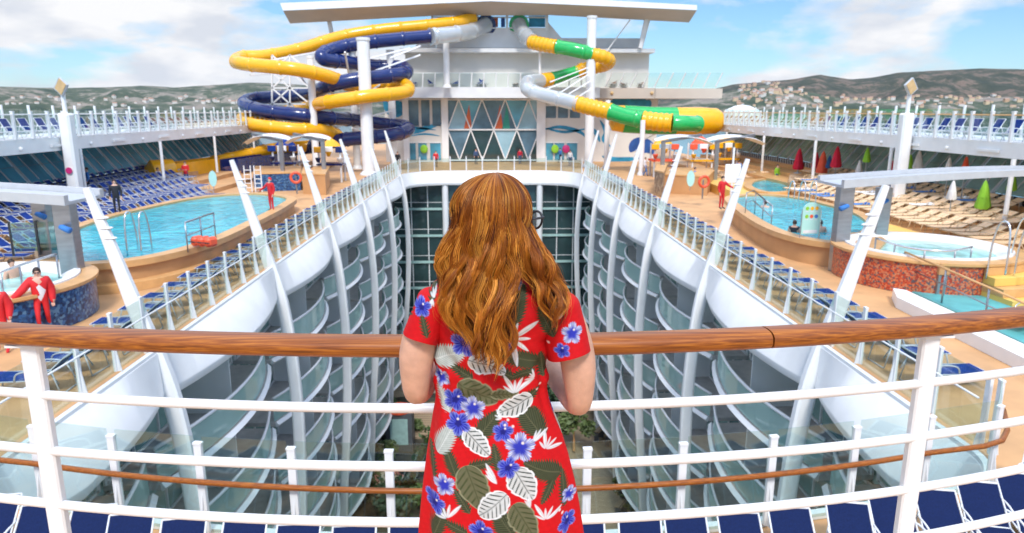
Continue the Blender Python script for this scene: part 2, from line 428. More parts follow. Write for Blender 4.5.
# ---- white rim band
mb = MB(); prof_n = 7; vs = []
for i in range(N_):
    y = base[i][1]; straight = 11.3 < y < 66
    s_ = scallop(y) if straight else .8
    W = (.14+.68*s_) if straight else .55
    zz = [(0.0, ZP+.004), (0.0, ZP+.10), (.12, ZP+.10), (.13, ZP+.02), (.14, ZP+.015), (W-.012, ZP-1.02), (W, ZP-1.06), (W-.10, ZP-1.30), (-.9, ZP-1.30), (-.9, ZP-.3)]
    for o_, z_ in zz:
        p = inner(i, o_); vs.append((p.x, p.y, z_))
P_ = 10; fs = []
for i in range(N_):
    j = (i+1) % N_
    for k in range(P_-1): fs.append((i*P_+k, j*P_+k, j*P_+k+1, i*P_+k+1))
mb.add(vs, fs); struct(mb.build('atrium_rim', 'white', smooth='auto'))

# ---- glass balustrade round the opening: a run per side, one across each end
def along(pts, step, start=0):
    """points spaced evenly along a polyline with tangent"""
    out = []; d = -start; L = 0
    for a, b in zip(pts[:-1], pts[1:]):
        a, b = Vector(a), Vector(b); l = (b-a).length
        while L+l >= start+len(out)*step:
            t = (start+len(out)*step-L)/l; out.append((a.lerp(b, t), (b-a).normalized()))
        L += l
    return out
pm = MB()   # post: flat stanchion with a tapering gusset on the deck side (+x local is the deck side)
pm.box((0, 0, .74), (.06, .11, 1.36)); pm.add([(.03,-.02,.06),(.13,-.012,.06),(.03,-.012,.7),(.03,.012,.06),(.13,.012,.06),(.03,.012,.7)],
        [(0,1,2),(5,4,3),(0,3,4,1),(1,4,5,2),(2,5,3,0)])
pm.box((0, 0, 1.435), (.075, .125, .03))
post_me = pm.mesh('post', 'white2')
def balustrade(path, step, side, label, hand='white2', H=1.32, group=None, handz=1.05, hoff=.16, hr=.02):
    P = along(path, step)
    root = empty('glass_balustrade', (P[0][0].x, P[0][0].y, ZP), 0, label, 'balustrade', group)
    for p, t in P:
        o = link('post', post_me, root); o.location = (p.x-root.location.x, p.y-root.location.y, .06)
        o.rotation_euler.z = math.atan2(t.y, t.x)+(PI/2 if side < 0 else -PI/2)
    for (p, t), (q, t2) in zip(P[:-1], P[1:]):
        g = MB(); d = (q-p); a = p+d*.05-root.location.xy; b = p+d*.95-root.location.xy
        g.bar((a.x, a.y, .12+H/2), (b.x, b.y, .12+H/2), .014, H)
        g.build('glass_panel', 'glass', root)
    hp = []
    for p, t in P:
        n = Vector((-t.y, t.x))*(1 if side < 0 else -1); hp.append((p.x+n.x*hoff-root.location.x, p.y+n.y*hoff-root.location.y, handz))
    h = MB(); h.tube(smoothpath(hp, 3), hr, 8); h.build('handrail', hand, root, smooth=True)
    return root
inset = [tuple(inner(i, -.10)) for i in range(N_)]
right = [p for p in inset if p[0] > 8.69 and 11.2 <= p[1] <= 66.2]
left = [(-x, y) for x, y in right]
iL = sorted([p for p in inset if p[1] < 11.2], key=lambda p: p[0])
far = sorted([p for p in inset if p[1] > 66.1], key=lambda p: p[0])
balustrade(right, 1.4, -1, 'long glass balustrade with white posts along the right edge of the atrium opening', group=None)
balustrade(left, 1.4, 1, 'long glass balustrade with white posts along the left edge of the atrium opening')
balustrade(iL, 1.35, 1, 'curved glass balustrade with low wooden handrail right below the woman', hand='wood', H=1.48, handz=.96, hoff=.10, hr=.042)
balustrade(far, 1.6, -1, 'glass balustrade with white posts across the far end of the atrium', H=1.2)

# ---- ribs
def rib(x_side, y, label):
    X = [(-9.75, -.02), (-9.36, -1.4), (-8.96, -2.9), (-8.56, -4.3), (-8.26, -5.6), (-8.05, -7.6), (-7.95, -10.5), (-8.1, -14.5), (-8.5, -19), (-8.9, -25.2)]
    wd = [.14, .17, .21, .25, .27, .28, .28, .3, .3, .3]; th = [.15, .27, .37, .45, .46, .45, .45, .45, .45, .45]
    root = empty('structural_rib', (x_side*8.5, y, ZP), 0, label, 'rib', 'white ribs leaning out along the atrium')
    pts = smoothpath([(a, 0, b) for a, b in X], 4); n = len(pts)
    W = np.interp(np.linspace(0, 1, n), np.linspace(0, 1, len(wd)), wd); T = np.interp(np.linspace(0, 1, n), np.linspace(0, 1, len(th)), th)
    vs = []; fs = []
    for i, p in enumerate(pts):
        t = (pts[min(i+1, n-1)]-pts[max(i-1, 0)]).normalized(); nx = Vector((t.z, 0, -t.x))
        for sx, sy in ((-1,-.7),(-.7,-1),(.7,-1),(1,-.7),(1,.7),(.7,1),(-.7,1),(-1,.7)):
            q = p+nx*sx*T[i]/2; vs.append((-x_side*q.x-root.location.x, sy*W[i]/2, q.z-ZP))
    for i in range(n-1):
        for k in range(8): fs.append((i*8+k, i*8+(k+1) % 8, i*8+8+(k+1) % 8, i*8+8+k))
    fs.append(tuple(range(7, -1, -1))); fs.append(tuple((n-1)*8+k for k in range(8)))
    MB().add(vs, fs).build('rib_blade', 'white', root)
    for k, dz in enumerate((2.95, 3.2, 3.45)):
        z = dz; xx = np.interp(ZP+z, [-4.3, -2.9, -1.4, -.02], [8.56, 8.96, 9.36, 9.75])
        c = MB(); c.lathe([(.16, -.02), (.185, 0), (.16, .02)], (x_side*(xx-.05)-root.location.x, 0, z), 14, 1.0, .62); c.build('collar', 'white', root)
    return root
place = ['nearest the camera', 'second from the camera', 'third from the camera', 'fourth from the camera', 'fifth from the camera', 'farthest from the camera']
for i, y in enumerate(RIBY):
    rib(-1, y, f'tapered white rib on the left side of the atrium, {place[i]}')
    rib(1, y, f'tapered white rib on the right side of the atrium, {place[i]}')

# ---- cabin facades with bowed balconies
LV = [ZP-1.12-2.72*(i+1) for i in range(6)]
for sd_, nm in ((-1, 'left'), (1, 'right')):
    root = empty('cabin_facade', (sd_*10, 40, ZG), 0, f'{nm} wall of cabins with rows of bowed white glass balconies', 'building')
    ox, oy, oz = root.location
    b = MB(); b.box((sd_*10.65-ox, 40-oy, (ZP-1.2+ZG)/2-oz), (.3, 66, ZP-1.2-ZG)); b.build('wall', 'slabgreen', root)
    bays = [(RIBY[0]-9.6, RIBY[0])]+[(RIBY[i], RIBY[i+1]) for i in range(5)]
    for bi, (y0, y1) in enumerate(bays):
        for li, z in enumerate([ZP-1.12]+LV):
            if li == 0: 
                pass
            fl = LV[li] if li < 6 else ZG
            n = 12; ys = [y0+.25+(y1-y0-.5)*k/n for k in range(n+1)]
            bul = lambda y: sd_*(9.1-.95*math.sin(PI*(y-y0)/(y1-y0))**.8)-ox
            if li < 6:
                s_ = MB(); poly = [(bul(y), y-oy) for y in ys]+[(sd_*10.5-ox, ys[-1]-oy), (sd_*10.5-ox, ys[0]-oy)]
                if sd_ < 0: poly = poly[::-1]
                s_.cur = 1; s_.prism([(p[0]*1.0, p[1]) for p in poly], fl-.16-oz, fl-.0-oz)
                s_.cur = 0; s_.tube([(bul(y)-sd_*.03, y-oy, fl-.07-oz) for y in ys], .125, 4)
                sl = s_.build('balcony', ['white', 'balcfloor'], root)
                g = MB()
                for ya, yb in zip(ys[:-1], ys[1:]):
                    g.quad((bul(ya)+sd_*.05, ya-oy, fl+.06-oz), (bul(yb)+sd_*.05, yb-oy, fl+.06-oz), (bul(yb)+sd_*.05, yb-oy, fl+1.02-oz), (bul(ya)+sd_*.05, ya-oy, fl+1.02-oz))
                g.build('glass', 'balcglass', sl)
                h = MB(); h.tube([(bul(y)+sd_*.05, y-oy, fl+1.06-oz) for y in ys], .055, 6); h.build('handrail', 'white', sl, smooth=True)
                for yy in ((y0+y1)/2,):
                    d = MB()
                    xx = bul(min(max(yy, y0+.3), y1-.3))+sd_*.5
                    d.box(((xx+sd_*10.4-ox)/2, yy-oy, fl+1.2-oz), (abs(sd_*10.4-ox-xx), .06, 2.35))
                    d.build('divider', 'white2', sl)
            # glazed front of the cabins on this storey
            top = (z-.18) if li else ZP-1.14
            wv = MB(); wv.box((sd_*10.44-ox, (y0+y1)/2-oy, (fl+top)/2-oz), (.06, y1-y0-.3, top-fl-.1)); wn = wv.build('window', 'window2', root)
            mu = MB(); nn = 6
            for k in range(nn+1):
                mu.box((sd_*10.38-ox, y0+.2+(y1-y0-.4)*k/nn-oy, (fl+top)/2-oz), (.07, .06 if k % 3 else .16, top-fl-.1))
            for zz_ in (fl+.08, top-.08): mu.box((sd_*10.37-ox, (y0+y1)/2-oy, zz_-oz), (.05, y1-y0-.4, .09))
            mu.build('frame', 'white2', wn)
# ---- far end facade
ye = 70.6
root = empty('end_facade', (0, ye, ZG), 0, 'dark glass end wall of the atrium behind the woman, with green floor bands', 'building')
b = MB(); b.box((0, .5, (ZP-1.1-ZG)/2), (21.5, .5, ZP-1.1-ZG)); b.build('wall', 'darkgrey', root)
for i in range(8):
    z1 = ZP-1.12-2.75*i-ZG; z0 = max(z1-2.75, 0)
    if z1 < .3: break
    for k in range(3):
        x0 = [-9.9, -4.6, 4.9][k]; x1 = [-4.9, 4.6, 9.9][k]
        g = MB(); g.box(((x0+x1)/2, .22, (z0+z1)/2+.1), (x1-x0, .08, z1-z0-.3)); wn = g.build('window', 'window', root)
        g = MB(); nn = 3 if k != 1 else 5
        for j in range(1, nn): g.box((x0+(x1-x0)*j/nn, .15, (z0+z1)/2+.1), (.09, .06, z1-z0-.3))
        g.box(((x0+x1)/2, .16, z0+.75), (x1-x0, .04, .05)); g.build('frame', 'white2', wn)
    g = MB(); g.box((0, .1, z0+.09), (19.9, .22, .22)); g.build('floor_band', 'slabgreen', root)
for x in (-4.75, 4.75):
    g = MB(); g.tube([(x, -.25, 0), (x, -.25, ZP-1.1-ZG)], .32, 12); g.build('column', 'white2', root, smooth='auto')

# ================================================================ foreground railing
def arcY(x): return 2.05+(.066*x*x if x < 0 else .075*x*x)+(.0 if abs(x) < 0 else 0)
root = empty('ship_railing', (0, 2.05, 0), 0, 'white steel railing with thick varnished wooden handrail that the woman leans on', 'railing')
def hrail(x0, x1):
    m = MB(); n = 40; pts = [(x0+(x1-x0)*i/n) for i in range(n+1)]
    prof = []
    for k in range(20):
        a = 2*PI*k/20; ca, sa = math.cos(a), math.sin(a)
        prof.append((.052*math.copysign(abs(ca)**.75, ca), .030*math.copysign(abs(sa)**.75, sa)))
    vs = []; fs = []
    for x in pts:
        y = arcY(x)-2.05; t = Vector((1, (arcY(x+.01)-arcY(x-.01))/.02)).normalized(); nn = Vector((-t.y, t.x))
        for a, b_ in prof: vs.append((x+nn.x*a, y+nn.y*a, 1.093+b_))
    for i in range(n):
        for k in range(20): fs.append((i*20+k, i*20+(k+1) % 20, i*20+20+(k+1) % 20, i*20+20+k))
    fs.append(tuple(range(20))); fs.append(tuple(n*20+k for k in range(19, -1, -1)))
    return m.add(vs, fs).build('handrail', 'wood', root, smooth='auto')
XJ = at(769, 338, Y=2.08).x
hrail(-2.6, XJ-.003); hrail(XJ+.003, 2.7)
for z in (.887, .687, .487, .287, .10):
    m = MB(); m.tube([(x, arcY(x)-2.05, z) for x in np.linspace(-2.6, 2.7, 50)], .0158, 12); m.build('rail', 'railwhite', root, smooth=True)
for px, py in ((32, 347), (932, 340)):
    x = at(px, py, Y=2.2).x; y = arcY(x)-2.05
    m = MB(); m.box((x, y, .53), (.060, .035, 1.06), bev=.006); p = m.build('post', 'railwhite', root)
    m = MB(); m.box((x, y, 1.062), (.13, .06, .008)); m.box((x, y, .006), (.15, .12, .012), bev=.004); m.build('flange', 'railwhite', p)
for x in (-2.55, 2.6):
    m = MB(); m.box((x, arcY(x)-2.05, .53), (.066, .035, 1.06), bev=.006); m.build('post', 'railwhite', root)
mb = MB(); mb.prism([(-4, -3), (4, -3), (4, 2.75), (1.7, 2.4), (0, 2.18), (-1.7, 2.32), (-4, 2.9)], -.25, 0)
struct(mb.build('viewing_deck', 'deck'))
# ================================================================ sun loungers
def lounger(fabric, framem, back=38, name='sun_lounger', arms=True):
    root = empty(name); tag(root, 'sun lounger', 'sun lounger')
    w = .33; h = .36; L0, L1 = 0, 1.22; bl = .72; a = R(back); by, bz = L1+bl*math.cos(a), h+bl*math.sin(a)
    f = MB()
    for s in (-1, 1):
        f.tube([(s*w, L0, h-.02), (s*w, L1, h), (s*w, by, bz)], .015, 6)
        f.tube([(s*w, .12, h), (s*(w+.01), .02, .01)], .017, 6)
        f.tube([(s*w, 1.02, h), (s*(w+.01), 1.22, .01)], .017, 6)
        f.tube([(s*w, L1+.35*math.cos(a), h+.35*math.sin(a)), (s*w, 1.62, .01)], .015, 6)
        if arms: f.tube(smoothpath([(s*(w+.02), .72, h), (s*(w+.05), .80, h+.17), (s*(w+.05), 1.05, h+.23), (s*(w+.04), 1.36, h+.20), (s*w, L1+.3*math.cos(a), h+.3*math.sin(a))], 3), .018, 6)
    f.tube([(-w, L0, h-.02), (w, L0, h-.02)], .019, 6); f.tube([(-w, by, bz), (w, by, bz)], .019, 6)
    f.tube([(-w, 1.62, .02), (w, 1.62, .02)], .014, 6); f.tube([(-w, L1, h), (w, L1, h)], .015, 6)
    f.build('frame', framem, root, smooth=True)
    g = MB(); P = [(.03, h+.005), (.35, h-.012), (.8, h-.018), (L1, h+.004), (L1+.25*math.cos(a), h+.25*math.sin(a)-.012), (L1+.5*math.cos(a), h+.5*math.sin(a)-.01), (by-.02*math.cos(a), bz-.02*math.sin(a)+.005)]
    for (y0, z0), (y1, z1) in zip(P[:-1], P[1:]):
        g.add([(-w+.015, y0, z0), (w-.015, y0, z0), (w-.015, y1, z1), (-w+.015, y1, z1), (-w+.015, y0, z0-.012), (w-.015, y0, z0-.012), (w-.015, y1, z1-.012), (-w+.015, y1, z1-.012)],
              [(0,1,2,3),(7,6,5,4),(0,3,7,4),(1,5,6,2)])
    g.build('sling', fabric, root)
    return root
M['creamframe'] = mat('tan_lounger_frame', (.62, .46, .28), .5)
P_navy = Proto(lounger('navy', 'white2', 40)); M['framegrey'] = mat('pale_grey_lounger_frame', (.50, .53, .57), .4)
P_blue = Proto(lounger('blue', 'framegrey', 42)); P_cream = Proto(lounger('cream', 'creamframe', 27))
P_brown = Proto(lounger('brown', 'white2', 45, name='deck_chair')); P_blueup = Proto(lounger('blue', 'white2', 62, name='deck_chair'))
jit = lambda s: random.uniform(-s, s)
# row under the curved balustrade, heads to the glass
k = 0
for px in range(-90, 1130, 46):
    x = (px-492+8)/66.0
    if abs(x) > 8.6: continue
    yb = 8.8+.021*x*x
    side = 'left' if x < 0 else 'right'
    if px < 430 or px > 560 or True:
        P_navy.put((x+jit(.03), yb-2.28+jit(.05), ZP+.004), jit(.05)-x*.035, scale=(.84, .95, .86), label= 'dark navy lounger with its head end against the curved glass below the white rails', group='navy loungers in the row below the woman')
# loungers right of the curve, turned to the corner
for px, py, rz, lab in ((990, 505, -.75, 'navy lounger turned outward beside the hooked end of the wooden handrail at the right'), (1035, 478, -.95, 'navy lounger cut by the right edge of the photo, under the striped chair'),
                   (-22, 500, .7, 'navy lounger cut by the left edge of the photo below the white rails')):
    p = at(px, py, z=ZP); P_navy.put((p.x, p.y-.8, ZP+.004), rz, lab)
# along both sides behind the glass
for i in range(37):
    y = 14.5+i*1.39
    for s, nm in ((-1, 'left'), (1, 'right')):
        P_blue.put((s*(10.9+jit(.06)), y+jit(.08), ZP+.004), s*PI/2*1.0+s*.0+jit(.08)+(0), f'blue lounger with its back to the glass balustrade on the {nm} of the atrium', f'blue loungers lined up along the {nm} balustrade')
# ---- terraces with rows of loungers on both sides
for s, nm in ((-1, 'left'), (1, 'right')):
    mb = MB()
    for i in range(4):
        x0 = (17.3+2.15*i) if s < 0 else (19.2+1.95*i); x1 = 27; dz = 0 if s < 0 else .3
        mb.box((s*(x0+x1)/2, 45, ZP+.16+dz+.3*i), (x1-x0, 66, .30))
    t = struct(mb.build('terrace', 'deck' if s < 0 else 'coping'))
labs = {(-1, i): f'blue and white lounger on the {n} step of the left sun terrace' for i, n in enumerate(('lowest', 'second', 'third', 'top'))}
labr = {(1, i): f'cream striped lounger on the {n} step of the right sun terrace' for i, n in enumerate(('lowest', 'second', 'third', 'top'))}
towels = []
for i in range(4):
    for j in range(22):
        y = (17.45+2.15*i)/.70+1.5+j*.93+jit(.05)
        P_blue.put((-(17.45+2.15*i), y, ZP+.32+.3*i), PI/2+R(6)+jit(.04), labs[(-1, i)], f'blue loungers on the {("lowest","second","third","top")[i]} step of the left terrace')
        r = P_cream.put((19.35+1.95*i, y, ZP+.62+.3*i), -PI/2-R(6)+jit(.04), labr[(1, i)], f'cream loungers on the {("lowest","second","third","top")[i]} step of the right terrace')
        if random.random() < .3: towels.append((19.35+1.95*i, y, ZP+.62+.3*i))
tm = {}
for nme in ('towel', 'towelblue'):
    g = MB(); n = 6
    vs = [(-.28+.56*a/n+.02*math.sin(b*2.1), .1+1.05*b/n, .375+.018*math.sin(a*2.3+b*1.7)) for b in range(n+1) for a in range(n+1)]
    g.add(vs, [(b*(n+1)+a, b*(n+1)+a+1, (b+1)*(n+1)+a+1, (b+1)*(n+1)+a) for b in range(n) for a in range(n)])
    g.box((0, 1.1, .41), (.42, .2, .09), bev=.03)
    tm[nme] = g.mesh('towel', nme)
for (x, y, z) in towels:
    kk = random.choice(['towel', 'towelblue', 'towelblue'])
    o = link('towel', tm[kk]); o.location = (x, y, z); o.rotation_euler.z = -PI/2-R(6)
    tag(o, ('white' if kk == 'towel' else 'blue') + ' towel spread over a cream lounger on the right terrace', 'towel', ('white' if kk == 'towel' else 'blue')+' towels on the right terrace')
# white-towelled pair and the row facing the camera beyond the pool
for j, px in enumerate(range(722, 822, 11)):
    p = at(px, 181, z=ZP+.5)
    P_cream.put((p.x, p.y+1.2, ZP+.32), jit(.1), 'cream lounger facing the camera in the row beyond the small right pool', 'cream loungers facing the camera beyond the small pool')

# ================================================================ upper side decks
for s, nm in ((-1, 'left'), (1, 'right')):
    mb = MB(); mb.box((s*25.5, 52, .05), (5, 66, .66)); struct(mb.build('upper_deck', 'white'))
    mb = MB(); mb.box((s*22.96, 52, .05), (.06, 66, .70))
    for j in range(9):
        yy = 26+j*6.1; 
        mb.box((s*22.88, yy, -.02), (.12, 1.5, .12)); 
        mb.ball((s*22.9, yy+3, -.05), .11, 8, 6)
    tag(mb.build('deck_fascia', 'white'), f'long white fascia with small light fittings along the {nm} upper deck', 'fascia')
    root = empty('upper_railing', (s*22.9, 52, .385), 0, f'glass railing with tall white posts along the edge of the {nm} upper deck', 'railing')
    pmu = MB(); pmu.box((0, 0, .66), (.12, .13, 1.32)); pmu.box((0, 0, 1.34), (.15, .16, .05))
    me = pmu.mesh('post', 'white')
    for j in range(46):
        yy = 20+j*1.35-52
        o = link('post', me, root); o.location = (0, yy, 0)
        if j < 45:
            g = MB(); g.box((0, yy+.675, .62), (.02, 1.2, 1.05)); g.build('glass_panel', 'glassclear', root)
    g = MB(); g.tube([(0, -32, 1.2), (0, 29, 1.2)], .035, 6); g.build('handrail', 'coping' if s > 0 else 'white', root)
    # chairs up there
    for j in range(38):
        yy = 24+j*1.35
        far_ = yy > 52
        (P_brown if far_ else P_blueup).put((s*(23.15+jit(.03)), yy+.65, .385), -s*PI/2+jit(.1), f'{"brown" if far_ else "blue"} chair behind the railing of the {nm} upper deck', f'{"brown" if far_ else "blue"} chairs on the {nm} upper deck')
    # outboard windscreen above deck
    root = empty('windscreen', (s*27.9, 52, .385), 0, f'tall teal glass windscreen at the outer edge of the {nm} upper deck', 'windscreen')
    for j in range(27):
        yy = 20+j*2.4-52
        g = MB(); g.box((0, yy+1.2, .78), (.03, 2.25, 1.4)); g.build('pane', 'glass', root)
        g = MB(); g.box((0, yy, .85), (.1, .12, 1.7)); g.build('post', 'white', root)
    # slanted windows under the deck
    root = empty('window_wall', (s*26.8, 52, ZP+1.2), 0, f'leaning wall of {"blue" if s<0 else "teal"} windows under the {nm} upper deck', 'window wall')
    zt = 2.66
    for j in range(27):
        yy = 19+j*2.3-52
        g = MB(); g.add([(-s*1.2, yy+.12, .7), (-s*1.2, yy+2.18, .7), (s*.35, yy+2.18, zt), (s*.35, yy+.12, zt)], [(0,1,2,3)])
        g.build('window_pane', 'bluewin' if s < 0 else 'window2', root)
        g = MB(); g.bar((-s*1.3, yy, .62), (s*.33, yy, zt), .10, .16, (0, 1, 0)); g.bar((-s*1.0, yy+1.0, .95), (s*.02, yy+1.0, zt-.45), .07, .1, (0,1,0)); g.build('mullion', 'greypanel', root)
    g = MB(); g.box((s*-.35, -3, 1.68), (.1, 60, .1)); g.build('transom', 'darkgrey', root)
    g = MB(); g.box((-s*1.35, 0, .3), (.2, 64, .75)); g.build('sill_wall', 'dark', root)
    g = MB()
    for j in range(120): g.bar((-s*1.55, -31+j*.5, .02), (-s*1.52, -30.7+j*.5, .66), .05, .16)
    g.build('slats', 'blue' if s < 0 else 'greypanel', root)
    # posts and big lamp pillar
    for j in range(5):
        yy = 30+j*9.5
        if abs(yy-36) < 3: continue
        m = MB(); m.tube([(0, 0, 0), (0, 0, -.28-(ZP+1.0))], .10, 10)
        o = m.build('support_post', 'white', smooth='auto'); o.location = (s*22.6, yy, ZP+1.0)
        tag(o, f'slim white post holding up the {nm} upper deck', 'post', f'slim posts under the {nm} upper deck')
pl = []
for s, px, nm in ((-1, 69, 'left'), (1, 904, 'right')):
    X = s*22.55; yy = at(px, 140, X=X).y
    root = empty('lamp_pillar', (X, yy, ZP+.9), 0, f'broad white pillar carrying an amber floodlight, beside the {nm} upper deck', 'lamp pillar')
    hp = at(px, 113, Y=yy-.3).z-ZP-.9; hm_ = at(px, 92, Y=yy-.3).z-ZP-.9
    m = MB(); m.box((0, 0, hp/2), (.62, .62, hp), bev=.1); m.build('pillar', 'white', root)
    m = MB(); m.tube([(0, 0, hp-.02), (0, 0, hm_)], .11, 10); m.build('mast', 'white', root, smooth='auto')
    m = MB(); sx_ = 1 if s < 0 else -1; m.bar((-.1*sx_, -.15, hm_-.02), (.34*sx_, -.35, hm_+.55), .62, .12, (0, -1, .3)); hd = m.build('lamp_head', 'greypanel', root)
    m = MB(); m.bar((-.08*sx_, -.225, hm_+.02), (.32*sx_, -.415, hm_+.52), .5, .05, (0, -1, .3)); m.build('lens', 'lampglass', hd)
    if s < 0:
        m = MB(); m.tube([(.0, -.372, at(69,170,Y=yy).z-ZP-.9), (.0, -.40, at(69,170,Y=yy).z-ZP-.9)], .17, 16); m.build('badge', 'pink', root)

# ================================================================ pools
def offset_poly(P, d):
    n = len(P); out = []
    A = sum(P[i][0]*P[(i+1) % n][1]-P[(i+1) % n][0]*P[i][1] for i in range(n)); sg = 1 if A > 0 else -1
    for i in range(n):
        a, b, c = Vector(P[i-1]), Vector(P[i]), Vector(P[(i+1) % n])
        t = ((b-a).normalized()+(c-b).normalized()).normalized(); out.append((b.x+t.y*d*sg, b.y-t.x*d*sg))
    return out
def smooth_loop(P, n=6):
    P = [Vector((*p, 0)) for p in P]; m = len(P); out = []
    for i in range(m):
        p0, p1, p2, p3 = P[i-1], P[i], P[(i+1) % m], P[(i+2) % m]
        for k in range(n):
            t = k/n; q = .5*((2*p1)+(p2-p0)*t+(2*p0-5*p1+4*p2-p3)*t*t+(-p0+3*p1-3*p2+p3)*t**3); out.append((q.x, q.y))
    return out
def pool(P, z, label, wallm, copm, rim=.55, water='water', cat='swimming pool', name='swimming_pool', step=None):
    P = smooth_loop(P); Q = offset_poly(P, rim); W = offset_poly(P, rim-.15); n = len(P)
    cx = sum(p[0] for p in P)/n; cy = sum(p[1] for p in P)/n
    root = empty(name, (cx, cy, ZP), 0, label, cat)
    L = lambda p, zz: (p[0]-cx, p[1]-cy, zz-ZP)
    m = MB(); vs = []
    for i in range(n): vs += [L(Q[i], z-.02), L(Q[i], z+.10), L(P[i], z+.10), L(P[i], z-.35), L(Q[i], z-.12), L(W[i], z-.12)]
    fs = []
    for i in range(n):
        j = (i+1) % n
        for a, b_ in ((0,1),(1,2),(2,3),(0,4),(4,5)): fs.append((i*6+a, j*6+a, j*6+b_, i*6+b_))
    m.add(vs, fs); m.build('coping', copm, root, smooth='auto')
    m = MB(); vs = []
    for i in range(n): vs += [L(W[i], ZP), L(W[i], z-.05)]
    m.add(vs, [(i*2, ((i+1) % n)*2, ((i+1) % n)*2+1, i*2+1) for i in range(n)]); m.build('wall', wallm, root, smooth='auto')
    if step:
        Sx = offset_poly(P, rim+step); m = MB(); m.prism([(p[0]-cx, p[1]-cy) for p in Sx], .005, .30); m.build('step', copm, root)
    wv = MB(); wv.add([L(p, z) for p in P], [tuple(range(n))]); wv.build('water', water, root)
    return root
G = lambda lst, z: [tuple(at(px, py, z=z).xy) for px, py in lst]
ZL = ZP+.9
pool(G([(58, 262), (60, 240), (100, 222), (150, 209), (200, 199), (250, 195), (285, 199), (278, 207), (245, 224), (205, 242), (155, 256), (105, 263)], ZL), ZL,
     'long turquoise swimming pool with tan coping on the left side of the deck', 'deckwall', 'coping', step=.35)
pool(G([(735, 199), (762, 196), (795, 199), (825, 206), (852, 214), (868, 226), (862, 242), (832, 243), (795, 236), (768, 225), (745, 210)], ZL), ZL,
     'turquoise swimming pool with swimmers and a yellow surround on the right side of the deck', 'deckwall', 'coping')
pool(G([(752, 187), (760, 181), (785, 180), (800, 184), (795, 190), (770, 193)], ZP+.7), ZP+.7, 'small turquoise pool in front of the far cream loungers', 'deckwall', 'coping')
# yellow surround beyond the right pool, stone planter wall
m = MB(); m.prism([(17.0, 28.5), (19.18, 27), (19.18, 58), (16.6, 58), (16.2, 46), (16.0, 38), (16.4, 32)], ZP+.006, ZP+.62)
struct(m.build('yellow_step', 'yellowdeck'))
m = MB(); m.prism(G([(788, 182), (832, 176), (838, 170), (790, 174)], ZP+1.2)[::-1], ZP+.01, ZP+1.2)
tag(m.build('stone_planter', 'stone'), 'low wall clad in brown stone behind the right pool', 'wall')
# ---- whirlpools in front
def whirlpool(c, r, label, mosaic, z=ZP+1.15):
    root = empty('whirlpool', (c[0], c[1], ZP), 0, label, 'whirlpool')
    h = z-ZP
    m = MB(); m.lathe([(r+.62, .01), (r+.62, h-.12)], n=48, caps=False); m.build('wall', mosaic, root, smooth='auto')
    m = MB(); m.lathe([(r+.66, h-.12), (r+.72, h-.08), (r+.72, h), (r+.28, h+.03), (r+.25, h-.05)], n=48, caps=False); m.build('coping', 'coping', root, smooth='auto')
    m = MB(); m.lathe([(r+.27, h-.1), (r+.25, h+.07), (r+.1, h+.09), (r-.15, h-.05), (r-.4, h-.3), (r-.5, h-.32)], n=48, caps=False); m.build('tub', 'white', root, smooth='auto')
    m = MB(); m.lathe([(.001, h-.15), (r-.12, h-.15)], n=40, caps=False); m.build('water', 'whirlwater', root)
    return root
M['whirlwater'] = mat('bubbling_pale_water', (.36, .66, .62), .12, var=.35, scale=1.6, bump=.6, bscale=6)
cR = at(925, 246, z=ZP+1.15); whirlpool((cR.x, cR.y), 2.45, 'round white whirlpool tub in a red mosaic wall by the right canopy', 'redmosaic')
cL = at(-22, 282, z=ZP+1.15); whirlpool((cL.x, cL.y), 2.3, 'round white whirlpool tub in a blue mosaic wall at the left edge of the photo', 'bluemosaic')
cM = at(268, 172, z=ZP+1.4); 
# straight mosaic wall joining tub and pool on the right
def wallprism(name, pts, z1, m1, label, cat, cap='coping', z0=ZP+.006):
    P = G(pts, z1); c = P[0]; root = empty(name, (c[0], c[1], ZP), 0, label, cat)
    loc = [(p[0]-c[0], p[1]-c[1]) for p in P]
    m = MB(); m.prism(loc, z0-ZP, z1-ZP-.1); m.build('wall', m1, root)
    m = MB(); m.prism(offset_poly(loc, .06), z1-ZP-.1+.002, z1-ZP); m.build('coping', cap, root)
    return root
wallprism('mosaic_wall', [(852, 240), (874, 254), (885, 240), (866, 226)], ZP+1.1, 'redmosaic', 'short red mosaic wall between the right canopy post and the whirlpool', 'wall')
# steps beside right whirlpool, three curved treads
root = empty('curved_steps', (cR.x+2.2, cR.y-1.9, ZP), 0, 'curved tan steps with pale nosings at the right of the red whirlpool', 'steps')
for i in range(4):
    m = MB(); r0 = 3.15+.42*(3-i); z1 = .26*(i+1)
    arc = [(r0*math.cos(R(a)), r0*math.sin(R(a))) for a in range(-88, 21, 6)]; arc2 = [(2.9*math.cos(R(a)), 2.9*math.sin(R(a))) for a in range(20, -89, -6)]
    m.prism([(x-2.2, y+1.9) for x, y in arc+arc2], .01+.26*i, z1); m.build('tread', 'coping' if i % 2 else 'yellowdeck', root)
# teal floor wedge with white kerb
m = MB(); m.prism(G([(905, 288), (960, 283), (1030, 292), (1100, 330), (1100, 372), (1024, 343)], ZP+.10), ZP+.005, ZP+.10); struct(m.build('teal_floor', 'teal'))
m = MB(); m.prism(G([(893, 288), (906, 290), (1024, 344), (1110, 386), (1110, 398), (1024, 358), (897, 297)], ZP+.35), ZP+.007, ZP+.35)
tag(m.build('low_wall', 'white'), 'low white wedge wall beside the teal floor at the right', 'wall')
